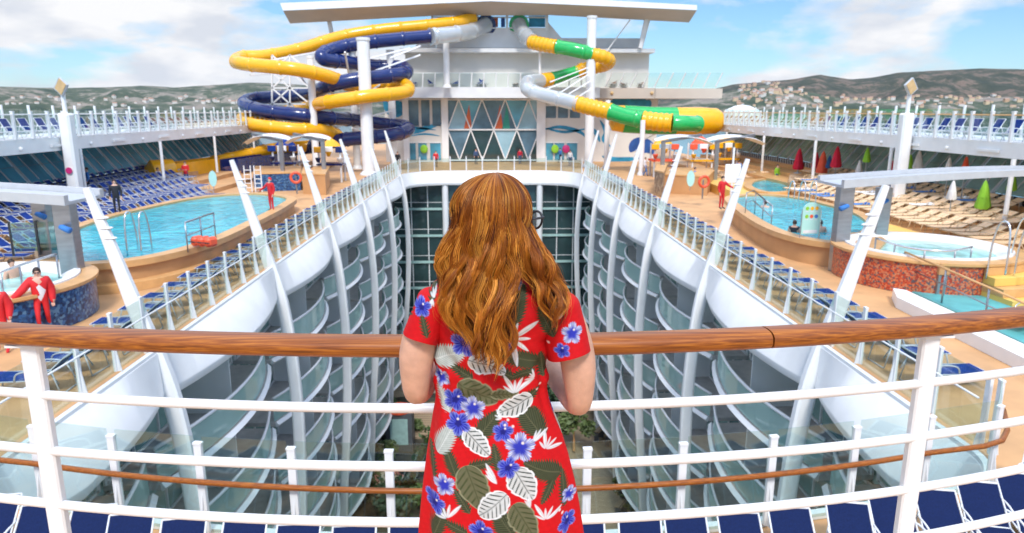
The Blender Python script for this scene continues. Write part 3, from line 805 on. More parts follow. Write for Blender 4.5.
# handrails
def railing(name, path, label, top, posts, hm='coping', pmt='steel', z0=None, mids=(.55,), r=.035, group=None):
    a = path[0]; root = empty(name, (a[0], a[1], a[2]-top), 0, label, 'handrail', group)
    o = Vector(root.location); P = [Vector(p)-o for p in path]
    m = MB(); m.tube(P, r, 8); m.build('handrail', hm, root, smooth=True)
    for md in mids:
        m = MB(); m.tube([p-Vector((0, 0, top*(1-md))) for p in P], r*.6, 6); m.build('rail', pmt, root, smooth=True)
    pts = along([p.xy for p in P], max(.3, sum((P[i+1]-P[i]).length for i in range(len(P)-1))/max(1, posts-1)*.999))
    for p, t in pts:
        zt = min(P, key=lambda q: (q.xy-p).length).z
        # interpolate height along the path
        best = None
        for u, v in zip(P[:-1], P[1:]):
            d = (v-u).xy; l2 = d.length_squared
            tt = max(0, min(1, (p-u.xy).dot(d)/l2)) if l2 > 0 else 0
            q = u.lerp(v, tt); dd = (q.xy-p).length
            if best is None or dd < best[0]: best = (dd, q.z)
        zt = best[1]
        m = MB(); m.tube([(p.x, p.y, zt), (p.x, p.y, zt-top)], r*.8, 8); m.build('post', pmt, root, smooth=True)
    return root
railing('ramp_handrail', [at(905, 252, z=ZP+1.3), at(960, 275, z=ZP+1.15), at(1040, 310, z=ZP+1.1)], 'sloping ramp handrail with light wooden top in front of the red mosaic whirlpool', 1.1, 4)
m = MB(); p = at(940, 297, z=ZP)
root = empty('gate_post', (p.x, p.y, ZP), 0, 'pair of steel posts with a wooden block beside the ramp handrail', 'post')
m.box((-.12, 0, .45), (.09, .09, .9)); m.box((.12, 0, .45), (.09, .09, .9)); m.build('post', 'steel', root); m = MB(); m.box((0, 0, .95), (.36, .16, .42), bev=.03); m.build('block', 'deckwall', root)
railing('pool_handrail', smoothpath([at(0, 272, z=ZP+1.75), at(30, 262, z=ZP+1.75), at(56, 254, z=ZP+1.75)], 4), 'curved steel handrail round the left whirlpool', .9, 4, hm='steel_l', mids=())
railing('pool_handrail', smoothpath([at(876, 238, z=ZP+1.55), at(905, 247, z=ZP+1.5), at(945, 251, z=ZP+1.5), at(972, 247, z=ZP+1.5)], 4), 'thin curved steel handrail in front of the right whirlpool tub', .5, 5, hm='steel_l', mids=())
def grab(px, py, label, zb=ZL, h=1.0, w=.5, rz=0, name='pool_ladder', n=2):
    p = at(px, py, z=zb); root = empty(name, (p.x, p.y, zb), rz, label, 'ladder')
    for k in range(n):
        m = MB(); x = k*w; m.tube(smoothpath([(x, -.45, 0), (x, -.42, h*.7), (x, -.25, h), (x, .1, h*.95), (x, .3, h*.5), (x, .35, -.3)], 4), .03, 8); m.build('rail', 'steel_l', root, smooth=True)
    return root
grab(134, 253, 'tall steel grab rails at the near edge of the left pool', h=1.5)
grab(790, 205, 'steel ladder rails on the far side of the right pool', w=.6, h=1.3, n=3); grab(842, 246, 'steel grab rail at the near edge of the right pool beside the sign', n=1)
railing('pool_fence', [at(188, 252, z=ZL)+Vector((0, 0, 1.1)), at(216, 240, z=ZL)+Vector((0, 0, 1.1))], 'dark tube fence in front of the orange float at the left pool', 1.1, 3, hm='steel', pmt='steel')
railing('pool_fence', [at(745, 215, z=ZL)+Vector((0, 0, 1.1)), at(752, 212, z=ZL)+Vector((0, 0, 1.1)), at(771, 226, z=ZL)+Vector((0, 0, .9))], 'dark tube fence entering the right pool beside the lifeguard', 1.1, 4, hm='steel', pmt='steel')
grab(995, 272, 'large looped steel handrails at the top of the curved steps', zb=ZP+1.0, h=1.6, w=.9, n=2, name='step_handrail')
grab(1018, 262, 'looped steel handrail behind the curved steps at the right edge', zb=ZP+1.0, h=1.5, w=.9, n=2, name='step_handrail')
# orange rescue float
p = at(198, 249, z=ZL); root = empty('rescue_float', (p.x, p.y, ZL+.12), -.4, 'orange rescue float lying on the left pool coping', 'float')
m = MB()
for k in range(3): m.box((k*.33, 0, .2), (.3, .5, .36), bev=.09)
m.build('float_block', 'redplastic', root)
m = MB(); m.tube([(-.15, -.27, .2), (.85, -.27, .2)], .02, 6); m.build('strap', 'dark', root)
# ---- shade canopies with steel posts
M['greylight'] = mat('pale_grey_beam', (.55, .56, .57), .4, .3, var=.05)
def canopy(bx, by, bx2, by2, s, label, W=10):
    root = empty('shade_canopy', (bx, by, ZP), 0, label, 'canopy')
    H = 3.22
    m = MB(); m.box((0, 0, H/2), (.55, .40, H), bev=.02); m.build('post', 'steel', root)
    m = MB(); m.box((bx2-bx, by2-by, H/2-.1), (.5, .40, H-.2), bev=.02); m.build('post', 'steel', root)
    n = 14
    for nm, y0, y1, t, mt in (('roof', -.18, 1.5, .10, 'greypanel'), ('front_beam', -.42, -.20, .30, 'greylight'), ('rear_beam', 1.53, 1.75, .28, 'greylight')):
        m = MB(); vs = []
        for i in range(n+1):
            u = i/n; x = s*(-.28+W*u); z = H-.02+.42*math.sin(u*PI*.55); th = t*(1-.35*u)
            yy0 = y0+.5*u*(1 if nm == 'roof' else 1); yy1 = y1+.5*u
            vs += [(x, yy0, z), (x, yy1, z), (x, yy1, z+th), (x, yy0, z+th)]
        m.add(vs, [(i*4+k, i*4+(k+1) % 4, i*4+4+(k+1) % 4, i*4+4+k) for i in range(n) for k in range(4)]+[(0,1,2,3), (n*4+3, n*4+2, n*4+1, n*4)])
        m.build(nm, mt, root)
    for (x, y) in ((0, -.3), (bx2-bx, by2-by-.3)):
        m = MB(); m.tube([(x-s*.05, y+.1, 2.55), (x-s*.05, y-.08, 2.55), (x-s*.35, y-.16, 2.45)], [.05, .08, .10], 8); m.build('spotlight', 'bluecloth', root, smooth=True)
    return root
a = at(78, 305, z=ZP); b = at(53, 284, z=ZP); canopy(a.x, a.y, b.x, b.y, -1, 'grey shade canopy on two wide steel posts above the left whirlpool')
a = at(837, 271, z=ZP); b = at(871, 262, z=ZP); canopy(a.x, a.y, b.x+.2, b.y, 1, 'grey shade canopy on two wide steel posts above the right whirlpool')
# glass screen left by whirlpool
p = at(40, 255, z=ZP+1.1)
root = empty('glass_screen', (p.x, p.y, ZP+1.1), .2, 'small clear glass screen with dark posts beside the left whirlpool', 'screen')
for k in range(3):
    m = MB(); m.box((k*.8-.8, 0, .6), (.06, .06, 1.2)); m.build('post', 'darkgrey', root)
    if k < 2: m = MB(); m.box((k*.8-.4, 0, .65), (.7, .015, 1.0)); m.build('glass_panel', 'glassteal', root)

# ================================================================ umbrellas
def umb(px, ptop, pbot, matn, word, X=None, depth=None, label=''):
    d = min(depth, 24.0/(abs(px-492)/700.0)) ; h = (pbot-ptop)/F*d*1.02
    top = at(px, ptop, Y=d*.99); base = ZP+1.2 if abs(top.x) > 23.5 else ZP+.6
    root = empty('sun_umbrella', (top.x, top.y, base), 0, label, 'umbrella', None)
    T = top.z-base
    m = MB(); n = 16; vs = []; prof = [(.02, T), (.10, T-h*.12), (.17, T-h*.35), (.23, T-h*.62), (.30, T-h*.9), (.27, T-h)]
    k_ = h/1.5; ph = random.random()*6
    for j, (r, z) in enumerate(prof):
        for k in range(n):
            aa = 2*PI*k/n; rr = r*k_*(1+(.28 if k % 2 else -.18)*min(1, j/2)+.08*math.sin(k*2+ph)); vs.append((rr*math.cos(aa), rr*math.sin(aa), z+(.05 if k % 2 and j > 3 else 0)))
    fs = [(i*n+k, i*n+(k+1) % n, (i+1)*n+(k+1) % n, (i+1)*n+k) for i in range(len(prof)-1) for k in range(n)]
    m.add(vs, fs); m.build('canopy', matn, root, smooth=True)
    m = MB(); m.tube([(0, 0, 0), (0, 0, T+.06)], .028, 8); m.build('pole', 'umbpole', root)
    m = MB(); m.lathe([(.3, 0), (.3, .06), (.06, .1), (.06, .25)], n=16); m.build('base', 'greypanel', root)
    m = MB(); m.lathe([(.235*k_, 0), (.25*k_, .03), (.235*k_, .06)], (0, 0, T-h*.6), 16); m.build('strap', matn, root)
U = [(800, 148, 169, 'redcanvas', 56, 'tall closed red umbrella, first from the left by the right windows'), (817, 152, 168, 'redcanvas', 60, 'closed dark red umbrella half hidden behind the orange one'),
     (824, 151, 173, 'orcanvas', 54, 'closed orange-red umbrella between red umbrellas'), (838, 146, 167, 'redcanvas', 55, 'closed red umbrella right of the dark blue one'),
     (830, 155, 168, 'blcanvas', 57, 'closed dark blue umbrella between two red ones'), (868, 147, 162, 'lime', 50, 'closed lime umbrella beside the white deck post'),
     (860, 160, 173, 'whcanvas', 48, 'closed white umbrella above the left end of the right canopy'), (893, 160, 170, 'redcanvas', 47, 'small red umbrella top left of the white lamp pillar'),
     (911, 154, 170, 'lime', 44, 'lime umbrella right in front of the lamp pillar'), (920, 150, 169, 'whcanvas', 45, 'closed white umbrella right of the lamp pillar'),
     (950, 157, 171, 'whcanvas', 42, 'closed white umbrella above the middle of the right canopy'), (967, 156, 170, 'orcanvas', 42, 'closed orange-red umbrella above the right canopy'),
     (954, 180, 200, 'whcanvas', 33, 'closed white umbrella among the cream loungers under the right canopy'), (986, 180, 209, 'lime', 32, 'largest lime green closed umbrella among the cream loungers'),
     (1014, 172, 191, 'lime', 36, 'lime green closed umbrella at the right edge of the photo')]
for px, a_, b_, m_, d_, lb in U: umb(px, a_, b_, m_, '', depth=d_, label=lb)

# ================================================================ people
def skin_build(V, E, rad, levels=1):
    me = bpy.data.meshes.new('tmp'); me.from_pydata([tuple(v) for v in V], E, []); ob = bpy.data.objects.new('tmp', me); COL.objects.link(ob)
    sk = ob.modifiers.new('s', 'SKIN'); sk.use_smooth_shade = True
    for i, d in enumerate(me.skin_vertices[0].data):
        r = rad[i]; d.radius = r if hasattr(r, '__len__') else (r, r); d.use_root = (i == 0)
    if levels: sb = ob.modifiers.new('b', 'SUBSURF'); sb.levels = levels; sb.render_levels = levels
    dg = bpy.context.evaluated_depsgraph_get(); out = bpy.data.meshes.new_from_object(ob.evaluated_get(dg), depsgraph=dg)
    bpy.data.objects.remove(ob); bpy.data.meshes.remove(me); return out
def person(loc, rz, label, top, bottom, hair='hairdark', arms='down', scale=1.0, pose='stand', group=None, shoes='black', hood=False, glasses=False, inner=None, sleeves=True, bulk=0):
    root = empty('person', loc, rz, label, 'person', group); root.scale = (scale,)*3
    z0 = 0
    J = {'pel': (0, 0, .95), 'sp': (0, .01, 1.13), 'ch': (0, 0, 1.33), 'nk': (0, 0, 1.47), 'h1': (0, -.01, 1.58), 'h2': (0, -.01, 1.68)}
    for s, c in ((-1, 'l'), (1, 'r')):
        J['sh'+c] = (s*.18, 0, 1.40); J['hp'+c] = (s*.09, 0, .90); J['kn'+c] = (s*.10, -.02, .50); J['an'+c] = (s*.10, .02, .09); J['to'+c] = (s*.12, -.16, .03)
        J['el'+c] = (s*.25, .03, 1.12); J['wr'+c] = (s*.25, -.08, .88); J['ha'+c] = (s*.25, -.11, .80)
    if arms == 'out': J['elr'] = (.34, -.12, 1.22); J['wrr'] = (.52, -.25, 1.12); J['har'] = (.58, -.30, 1.09)
    if arms == 'outl': J['ell'] = (-.36, -.10, 1.20); J['wrl'] = (-.58, -.22, 1.05); J['hal'] = (-.65, -.26, 1.01)
    if arms == 'front':
        for s, c in ((-1, 'l'), (1, 'r')): J['el'+c] = (s*.24, -.03, 1.12); J['wr'+c] = (s*.12, -.26, 1.12); J['ha'+c] = (s*.07, -.32, 1.13)
    if pose == 'walk': J['knl'] = (-.1, -.18, .52); J['anl'] = (-.1, -.22, .1); J['tol'] = (-.11, -.40, .05); J['anr'] = (.1, .22, .12); J['tor'] = (.11, .07, .03)
    if pose == 'sit':
        for s, c in ((-1, 'l'), (1, 'r')): J['kn'+c] = (s*.12, -.42, .93); J['an'+c] = (s*.12, -.46, .50); J['to'+c] = (s*.13, -.62, .44); J['wr'+c] = (s*.15, -.25, 1.0); J['ha'+c] = (s*.13, -.33, .99); J['el'+c] = (s*.25, -.02, 1.1)
    names = list(J); idx = {n: i for i, n in enumerate(names)}
    E = [('pel','sp'),('sp','ch'),('ch','nk'),('nk','h1'),('h1','h2')]
    for c in 'lr': E += [('ch','sh'+c),('sh'+c,'el'+c),('el'+c,'wr'+c),('wr'+c,'ha'+c),('pel','hp'+c),('hp'+c,'kn'+c),('kn'+c,'an'+c),('an'+c,'to'+c)]
    b = (.02 if top in ('red', 'black') else .008)+bulk
    rad = {'pel': (.16, .11), 'sp': (.14+b, .10+b), 'ch': (.16+b, .115+b), 'nk': (.055, .055), 'h1': (.075, .088), 'h2': (.07, .085), 'sh': .07+b, 'el': .046+b+bulk*.5, 'wr': .032+b*.7, 'ha': .03, 'hp': .09, 'kn': .058, 'an': .04, 'to': .035}
    me = skin_build([J[n] for n in names], [(idx[a], idx[c]) for a, c in E], [rad[n] if n in rad else rad[n[:2]] for n in names])
    mats = ['skin', top, bottom, shoes, inner or top]
    for x in mats: me.materials.append(M[x])
    seg = {'top': [('sp','ch'),('ch','shl'),('ch','shr')]+([('shl','ell'),('shr','elr'),('ell','wrl'),('elr','wrr')] if sleeves else [])+[('pel','sp')], 'bot': [('pel','hpl'),('pel','hpr'),('hpl','knl'),('hpr','knr'),('knl','anl'),('knr','anr')],
           'shoe': [('anl','tol'),('anr','tor')], 'skin': [('nk','h1'),('h1','h2'),('wrl','hal'),('wrr','har')]+([] if sleeves else [('shl','ell'),('shr','elr'),('ell','wrl'),('elr','wrr')])}
    def dist(p, a, c):
        a, c = Vector(a), Vector(c); d = c-a; t = max(0, min(1, (p-a).dot(d)/d.length_squared)); return (p-a-d*t).length
    for f in me.polygons:
        p = f.center; best = min(((dist(p, J[a], J[c])-(.0), k) for k, L in seg.items() for a, c in L), key=lambda t: t[0])[1]
        f.material_index = {'skin': 0, 'top': 1, 'bot': 2, 'shoe': 3}[best]
        if inner and best == 'top' and abs(p.x) < .055 and p.y < -.03 and p.z > .95: f.material_index = 4
        if top == 'red' and .80 < p.z < .95 and abs(p.x) < .24 and pose != 'sit': f.material_index = 1
    # fingers, nose and ears welded into the same mesh
    ex = MB()
    for c in 'lr':
        h = Vector(J['ha'+c]); d = (h-Vector(J['wr'+c])).normalized(); sd = d.cross(Vector((0, 1, 0) if abs(d.y) < .8 else (0, 0, 1))).normalized()
        for k in range(4): o = sd*(k-1.5)*.018; ex.tube([h+o-d*.01, h+o+d*.045, h+o*.9+d*(.075-.006*abs(k-1))+Vector((0, -.012, 0))], [.011, .0095, .006], 6)
        ex.tube([h-d*.02-sd*.02, h+d*.02-sd*.05], [.011, .007], 6)
    ex.tube([(0, -.085, 1.60), (0, -.115, 1.575), (0, -.085, 1.565)], [.01, .014, .01], 6)
    for s in (-1, 1): ex.ball((s*.083, 0, 1.59), (.012, .025, .035), 6, 5)
    bm = bmesh.new(); bm.from_mesh(me); em = ex.mesh('e', 'skin'); bm.from_mesh(em); bm.to_mesh(me); bm.free()
    for f in me.polygons: f.use_smooth = True
    link('body', me, root)
    if hair:
        m = MB(); n, mm = 14, 8; vs = []; 
        for i in range(mm+1):
            t = PI*.62*i/mm
            for k in range(n):
                a = 2*PI*k/n; fr = max(0, -math.sin(a)); r = 1-0*fr
                tt = t*(1-.45*fr); vs.append((.092*math.sin(tt)*math.cos(a), .105*math.sin(tt)*math.sin(a)+.005, 1.63+.115*math.cos(tt)))
        m.add(vs, [(i*n+k, i*n+(k+1) % n, (i+1)*n+(k+1) % n, (i+1)*n+k) for i in range(mm) for k in range(n)])
        if hair == 'long': pass
        m.build('hood' if hood else 'hair', top if hood else hair, root, smooth=True)
    if glasses:
        m = MB(); 
        for s in (-1, 1): m.box((s*.035, -.095, 1.615), (.052, .012, .034), bev=.008); m.box((s*.078, -.05, 1.62), (.008, .09, .008))
        m.box((0, -.1, 1.62), (.02, .008, .008)); m.build('sunglasses', 'dark', root)
    return root
def stand(px, py, *a, z=ZP, **k):
    p = at(px, py, z=z); return person((p.x, p.y, z), *a, **k)
stand(46, 334, .55, 'person in a red jacket over a white shirt walking past the blue mosaic wall', 'red', 'red', arms='outl', pose='walk', glasses=True, inner='shirt', bulk=.03, scale=1.08)
stand(4, 352, .3, 'person in a red jacket cut by the left edge of the photo', 'red', 'red', shoes='red', bulk=.03, scale=1.05)
stand(118, 214, .4, 'person in dark clothes standing by the blue loungers', 'black', 'black', z=ZL)
stand(272, 211, -.6, 'lifeguard in a hooded red suit standing on the left pool edge', 'red', 'red', arms='outl', z=ZL, hood=True)
stand(721, 209, .5, 'lifeguard in red standing beside the right pool', 'red', 'red', arms='out', z=ZL, hair='hairdark')
stand(187, 185, .2, 'person in red and blue at the end of the yellow slide', 'red', 'jeans', z=ZP+.6, arms='front')
stand(313, 188, 2.0, 'person in dark trousers and blue top near the left kids pool', 'bluecloth', 'black', pose='walk', z=ZP)
stand(374, 173, 0, 'person in dark clothes at the far left behind the ribs', 'red', 'black', z=ZP)
stand(398, 168, 0, 'person in black standing far away by the left slide column', 'black', 'black', z=ZP)
stand(694, 190, 1.0, 'person in a blue shirt by the right kids pool wall', 'bluecloth', 'bluecloth', z=ZP)
stand(738, 180, 2.5, 'person in dark blue clothes by the white board near the right pool', 'bluecloth', 'black', z=ZP)
stand(436, 167, 0, 'person standing behind the far balustrade left of the diamond window', 'red', 'black', z=ZP)
stand(570, 166, 0, 'person standing behind the far balustrade right of the diamond window', 'shirt', 'jeans', z=ZP)
for px, py, lb in ((765, 207, 'swimmer with dark hair at the far side of the right pool'), (794, 232, 'swimmer in a dark suit left of the pool sign'), (820, 232, 'swimmer with bare back right of the pool sign')):
    p = at(px, py, z=ZL); r = person((p.x, p.y, ZL-1.22 if px > 770 else ZL-1.4), 2.6, lb, 'skin' if px != 794 else 'black', 'black', sleeves=False, arms='front')
p = at(12, 268, z=ZP+1.3); person((p.x, p.y, ZP-.15), 1.2, 'bather with dark hair sitting in the left whirlpool', 'skin', 'black', sleeves=False)
# more guests about the decks
for px, py, rz, a_, b_, z_, ps, lb in ((560, 163, 2, 'bluecloth', 'black', ZP, 'walk', 'guest in blue walking in front of the right side windows of the deckhouse'),
    (645, 176, 1, 'shirt', 'bluecloth', ZP, 'walk', 'guest in a white shirt walking near the right slide column'), (672, 182, -2, 'redcanvas', 'black', ZP, 'stand', 'guest in a red top at the left end of the right bar wall'),
    (776, 186, .5, 'lime', 'jeans', ZP+.05, 'stand', 'guest in a green top beside the small right pool'), (835, 186, -1, 'shirt', 'black', ZP+.6, 'walk', 'guest in white walking between the cream loungers'),
    (905, 196, 2.5, 'bluecloth', 'shirt', ZP+.9, 'stand', 'guest in a blue top standing among the cream loungers'), (930, 188, .8, 'black', 'jeans', ZP+1.2, 'walk', 'guest in black on the top step of the right terrace'),
    (160, 192, 1.2, 'shirt', 'jeans', ZP+.3, 'walk', 'guest in a white shirt walking along the left loungers'), (90, 196, -1, 'bluecloth', 'black', ZP+.9, 'stand', 'guest in a blue top on the left terrace behind the canopy'),
    (237, 172, .3, 'orcanvas', 'black', ZP, 'walk', 'guest in an orange top beyond the left pool'), (345, 172, -.5, 'shirt', 'black', ZP, 'stand', 'guest in white near the thick slide column'),
    (476, 164, .5, 'jeans', 'black', ZP, 'stand', 'guest in denim behind the far balustrade left of centre'), (520, 164, 0, 'redcanvas', 'jeans', ZP, 'walk', 'guest in a red top behind the far balustrade right of centre')):
    stand(px, py, rz, lb, a_, b_, z=z_, pose=ps)
# pool rules sign
p = at(809, 240, z=ZL); root = empty('pool_sign', (p.x, p.y, ZL+.1), .1, 'pale green arched sign with six round symbols at the right pool', 'sign')
m = MB(); n = 14; out = [(-.38, 0), (.38, 0), (.38, .95)]+[(.38*math.cos(PI*k/n), .95+.32*math.sin(PI*k/n)) for k in range(1, n)]+[(-.38, .95)]
m.add([(x, -.02, z+.15) for x, z in out]+[(x, .02, z+.15) for x, z in out], [tuple(range(len(out)-1, -1, -1)), tuple(range(len(out), 2*len(out)))]+[(i, (i+1) % len(out), len(out)+(i+1) % len(out), len(out)+i) for i in range(len(out))])
M['mint'] = mat('mint_sign_face', (.42, .72, .66), .5, var=.03); m.build('board', 'mint', root)
for k in range(6):
    m = MB(); x = -.2+.2*(k % 3); z = 1.18-.32*(k//3); m.tube([(x, -.021, z), (x, -.03, z)], .075, 14); m.build('symbol', ['lime', 'yellow', 'yellow', 'lime', 'orcanvas', 'bluecloth'][k], root)
    m = MB(); m.box((x, -.024, z-.12), (.13, .005, .03)); m.build('caption', 'shirt', root)
for s in (-1, 1): m = MB(); m.tube([(s*.41, 0, -.1), (s*.41, 0, 1.1)], .02, 6); m.build('post', 'steel_l', root)
m = MB(); m.box((0, -.024, .25), (.6, .005, .12)); m.build('notice_strip', 'shirt', root)
for px, py, lb in ((214, 186, 'small mint oval sign at the far edge of the left pool'), (690, 186, 'pale mint oval sign by the right kids pool')):
    p = at(px, py+6, z=ZL); m = MB(); m.tube([(0, -.02, .75), (0, .02, .75)], .5, 20, ell=(1, 1)); o = m.build('sign_board', 'mint'); r = empty('pool_sign', (p.x, p.y, ZL+.1), 0, lb, 'sign'); o.parent = r; o.scale = (.5, 1, 1)
    m = MB(); m.tube([(0, .03, 0), (0, .03, 1.3)], .025, 6); m.build('post', 'steel_l', r)
# striped chair at the right
o = lounger('stripes' if False else 'cream', 'steel_l', 50)
M['rainbow'] = stripe_mat('rainbow_striped_sling', [(0, (.75, .42, .12)), (.2, (.15, .35, .2)), (.4, (.75, .6, .1)), (.6, (.7, .1, .08)), (.8, (.8, .55, .3))], 0, .35)
for c in o.children:
    if c.name.startswith('sling'): c.data.materials[0] = M['rainbow']
p = at(1012, 332, z=ZP+.1); o.location = (p.x, p.y, ZP+.105); o.rotation_euler.z = -1.1; tag(o, 'rainbow striped lounger standing on the teal floor at the right')
# ================================================================ far building, canopy, slides
YB = 84.0
def B(px, py, Y=YB): return at(px, py, Y=Y)
def wbox(m, px0, py0, px1, py1, Y0, Y1):
    """a box whose front face at Y0 spans the given measured extents"""
    a, b = at(px0, py0, Y=Y0), at(px1, py1, Y=Y0)
    m.box(((a.x+b.x)/2, (Y0+Y1)/2, (a.z+b.z)/2), (abs(b.x-a.x), Y1-Y0, abs(a.z-b.z)))
root = empty('deckhouse', (-.5, YB, ZP), 0, 'white deckhouse at the far end with a diamond lattice window and blue wave murals', 'building')
RL = Vector(root.location)
def part(name, mt, fn, parent=None, smooth=False):
    m = MB(); fn(m); m.v = [tuple(Vector(v)-RL) for v in m.v]; return m.build(name, mt, parent or root, smooth=smooth)
part('lower_wall', 'offwhite', lambda m: wbox(m, 384, 98, 446, 170, YB, YB+10)); part('lower_wall', 'offwhite', lambda m: wbox(m, 541, 98, 655, 170, YB, YB+10))
part('window_backing', 'darkgrey', lambda m: wbox(m, 446, 98, 541, 170, YB+1.2, YB+10))
# lattice window
def lattice(m):
    x0, x1 = B(447, 100).x, B(540, 100).x; zt, zm, zb = B(0, 99).z, B(0, 130).z, B(0, 161).z
    nx = 8; d = (x1-x0)/nx
    for k in range(nx):
        a = x0+d*k
        up = (k % 2 == 0)
        m.bar((a, YB-.06, zm if up else zt), (a+d, YB-.06, zt if up else zm), .13, .13, (0, 1, 0))
        m.bar((a, YB-.06, zm if up else zb), (a+d, YB-.06, zb if up else zm), .13, .13, (0, 1, 0))
    for z in (zt-.05, zm, zb): m.bar((x0, YB-.1, z), (x1, YB-.1, z), .16, .16, (0, 1, 0))
lw = part('lattice_window', 'white', lattice)
x0, x1 = B(447, 100).x, B(540, 100).x; zt, zm, zb = B(0, 99).z, B(0, 130).z, B(0, 161).z
d = (x1-x0)/8; random.seed(3)
gl = ['winpale', 'window', 'winorange', 'window', 'window', 'bluewin', 'winorange', 'wingreen', 'winpale', 'window']
M['winpale'] = mat('pale_blue_glass', (.30, .48, .56), .1, var=.25, scale=.4); M['winorange'] = mat('orange_banner', (.62, .13, .04), .5); M['wingreen'] = mat('green_banner', (.03, .30, .22), .5)
M['windim'] = mat('grey_blue_glass', (.10, .18, .24), .1, var=.5, scale=.4)
for k in range(-1, 9):
    for row in (0, 1):
        for tri in (0, 1):
            a = x0+d*k
            up = (k % 2 == 0)
            zA, zB = (zm, zt if row == 0 else zb)
            # triangle with apex
            if tri == 0 and up: T = [(a, zA), (a+2*d, zA), (a+d, zB)]
            elif tri == 1 and not up: T = [(a, zB), (a+2*d, zB), (a+d, zA)]
            else: continue
            T = [(min(max(x, x0), x1), z) for x, z in T]
            mt = random.choice(['windim', 'windim', 'bluewin', 'winpale', 'window'])
            if row == 0 and k in (0, 6): mt = 'winpale'
            if row == 0 and tri == 0 and k in (2, 4): mt = 'windim'
            part('glass', mt, lambda m: m.add([(x, YB+.02, z) for x, z in T], [(0, 1, 2)]), lw)
for px, c in ((468, 'winorange'), (499, 'winorange'), (506, 'wingreen')):
    part('banner', c, lambda m: m.add([(B(px-4, 130).x, YB+.0, zm+.1), (B(px+4, 130).x, YB, zm+.1), (B(px+1, 103).x, YB, zt-.6)], [(0, 1, 2)]), lw)
# columns either side
for px in (445, 541, 406): part('column', 'white', lambda m: wbox(m, px-4, 98, px+4, 166, YB-.5, YB-.05))
# side windows
for a, b, c, d_ in ((408, 100, 419, 126), (421, 100, 430, 126), (432, 100, 441, 126), (546, 106, 556, 118), (558, 106, 568, 118), (570, 106, 580, 118), (408, 143, 416, 160), (418, 143, 427, 160), (430, 143, 441, 160), (546, 143, 553, 160), (555, 143, 564, 160), (567, 143, 577, 160)):
    wn = part('window', 'windim' if b < 120 else 'bluewin', lambda m: wbox(m, a, b, c, d_, YB-.05, YB+.1))
    part('frame', 'white', lambda m: wbox(m, a-1, b-1, c+1, b, YB-.1, YB+.0), wn)
for px, c in ((424, 'lime'), (555, 'lime'), (566, 'pink')):
    part('balloon_sign', c, lambda m: m.ball(B(px, 149, YB-.3), (.45, .15, .5), 10, 8))
# blue wave murals
def wave(m, pts, w):
    P = smoothpath([B(x, y, YB-.03) for x, y in pts], 6); n = len(P)
    vs = []
    for i, p in enumerate(P):
        t = (P[min(i+1, n-1)]-P[max(i-1, 0)]).normalized(); nn = Vector((-t.z, 0, t.x)); ww = w*math.sin(PI*(i+.5)/n)
        vs += [p+nn*ww, p-nn*ww]
    m.add(vs, [(2*i, 2*i+1, 2*i+3, 2*i+2) for i in range(n-1)])
M['mural'] = mat('teal_blue_mural_paint', (.02, .25, .42), .5, var=.4, scale=1); M['mural2'] = mat('deep_blue_mural_paint', (.02, .09, .32), .5, var=.3, scale=1)
for pts, ww, mt in (([(384, 100), (395, 108), (404, 104)], 1.1, 'mural'), ([(404, 134), (420, 130), (442, 123)], .3, 'mural'), ([(404, 126), (420, 128), (436, 130)], .12, 'mural'), ([(410, 136), (425, 134), (440, 136)], .1, 'mural'),
                    ([(543, 130), (560, 127), (580, 132), (588, 140)], .22, 'mural'), ([(545, 128), (565, 132), (590, 128)], .15, 'mural'), ([(609, 104), (625, 100), (645, 104), (650, 100)], .8, 'mural'), ([(630, 152), (636, 145), (648, 147), (654, 154)], .9, 'mural2'),
                    ([(600, 120), (606, 132), (604, 140), (611, 147)], .3, 'mural'), ([(602, 156), (615, 160), (640, 158)], .35, 'mural'), ([(606, 112), (613, 120), (611, 130)], .3, 'mural'), ([(588, 126), (596, 133), (600, 142)], .25, 'mural')):
    part('wave_mural', mt, lambda m: wave(m, pts, ww))
# bridge deck: band with rail, upper wall, overhang, centre tower
part('bridge_deck', 'white2', lambda m: wbox(m, 384, 87, 600, 98, YB-3.0, YB+10))
part('bridge_deck', 'beige', lambda m: wbox(m, 600, 88, 655, 98.5, YB-3.0, YB+10)); part('bridge_deck', 'beige', lambda m: wbox(m, 655, 88.5, 722, 98.5, YB-3.0, YB+3))
for i in range(28):
    px = 386+i*12.2
    lean = 1.1 if px > 600 else .1
    a = B(px, 87, YB-2.8); b = B(px, 73, YB-2.8)
    part('rail_post', 'white', lambda m: m.bar(a, (b.x+lean*.6, b.y-lean*.5, b.z), .11, .11))
    if i < 27:
        c = B(px+12.2, 87, YB-2.8); e_ = B(px+12.2, 73, YB-2.8)
        part('glass_panel', 'glass', lambda m: m.quad(a, c, (e_.x+lean*.6, e_.y-lean*.5, e_.z), (b.x+lean*.6, b.y-lean*.5, b.z)))
part('handrail', 'white', lambda m: m.bar(B(384, 73, YB-2.8), B(600, 73, YB-2.8), .08, .08))
part('upper_wall', 'offwhite', lambda m: wbox(m, 405, 51, 648, 88, YB, YB+10))
part('upper_roof', 'white2', lambda m: (wbox(m, 400, 48, 655, 52.5, YB-1.6, YB+10), wbox(m, 436, 28, 548, 48, YB-.5, YB+6), wbox(m, 560, 38, 640, 48, YB+1, YB+6)))
part('buttress', 'white2', lambda m: m.add([B(548, 22), B(548, 48), B(570, 48), B(548, 22, YB+5), B(548, 48, YB+5), B(570, 48, YB+5)], [(0,1,2),(5,4,3),(0,3,4,1),(1,4,5,2),(2,5,3,0)]))
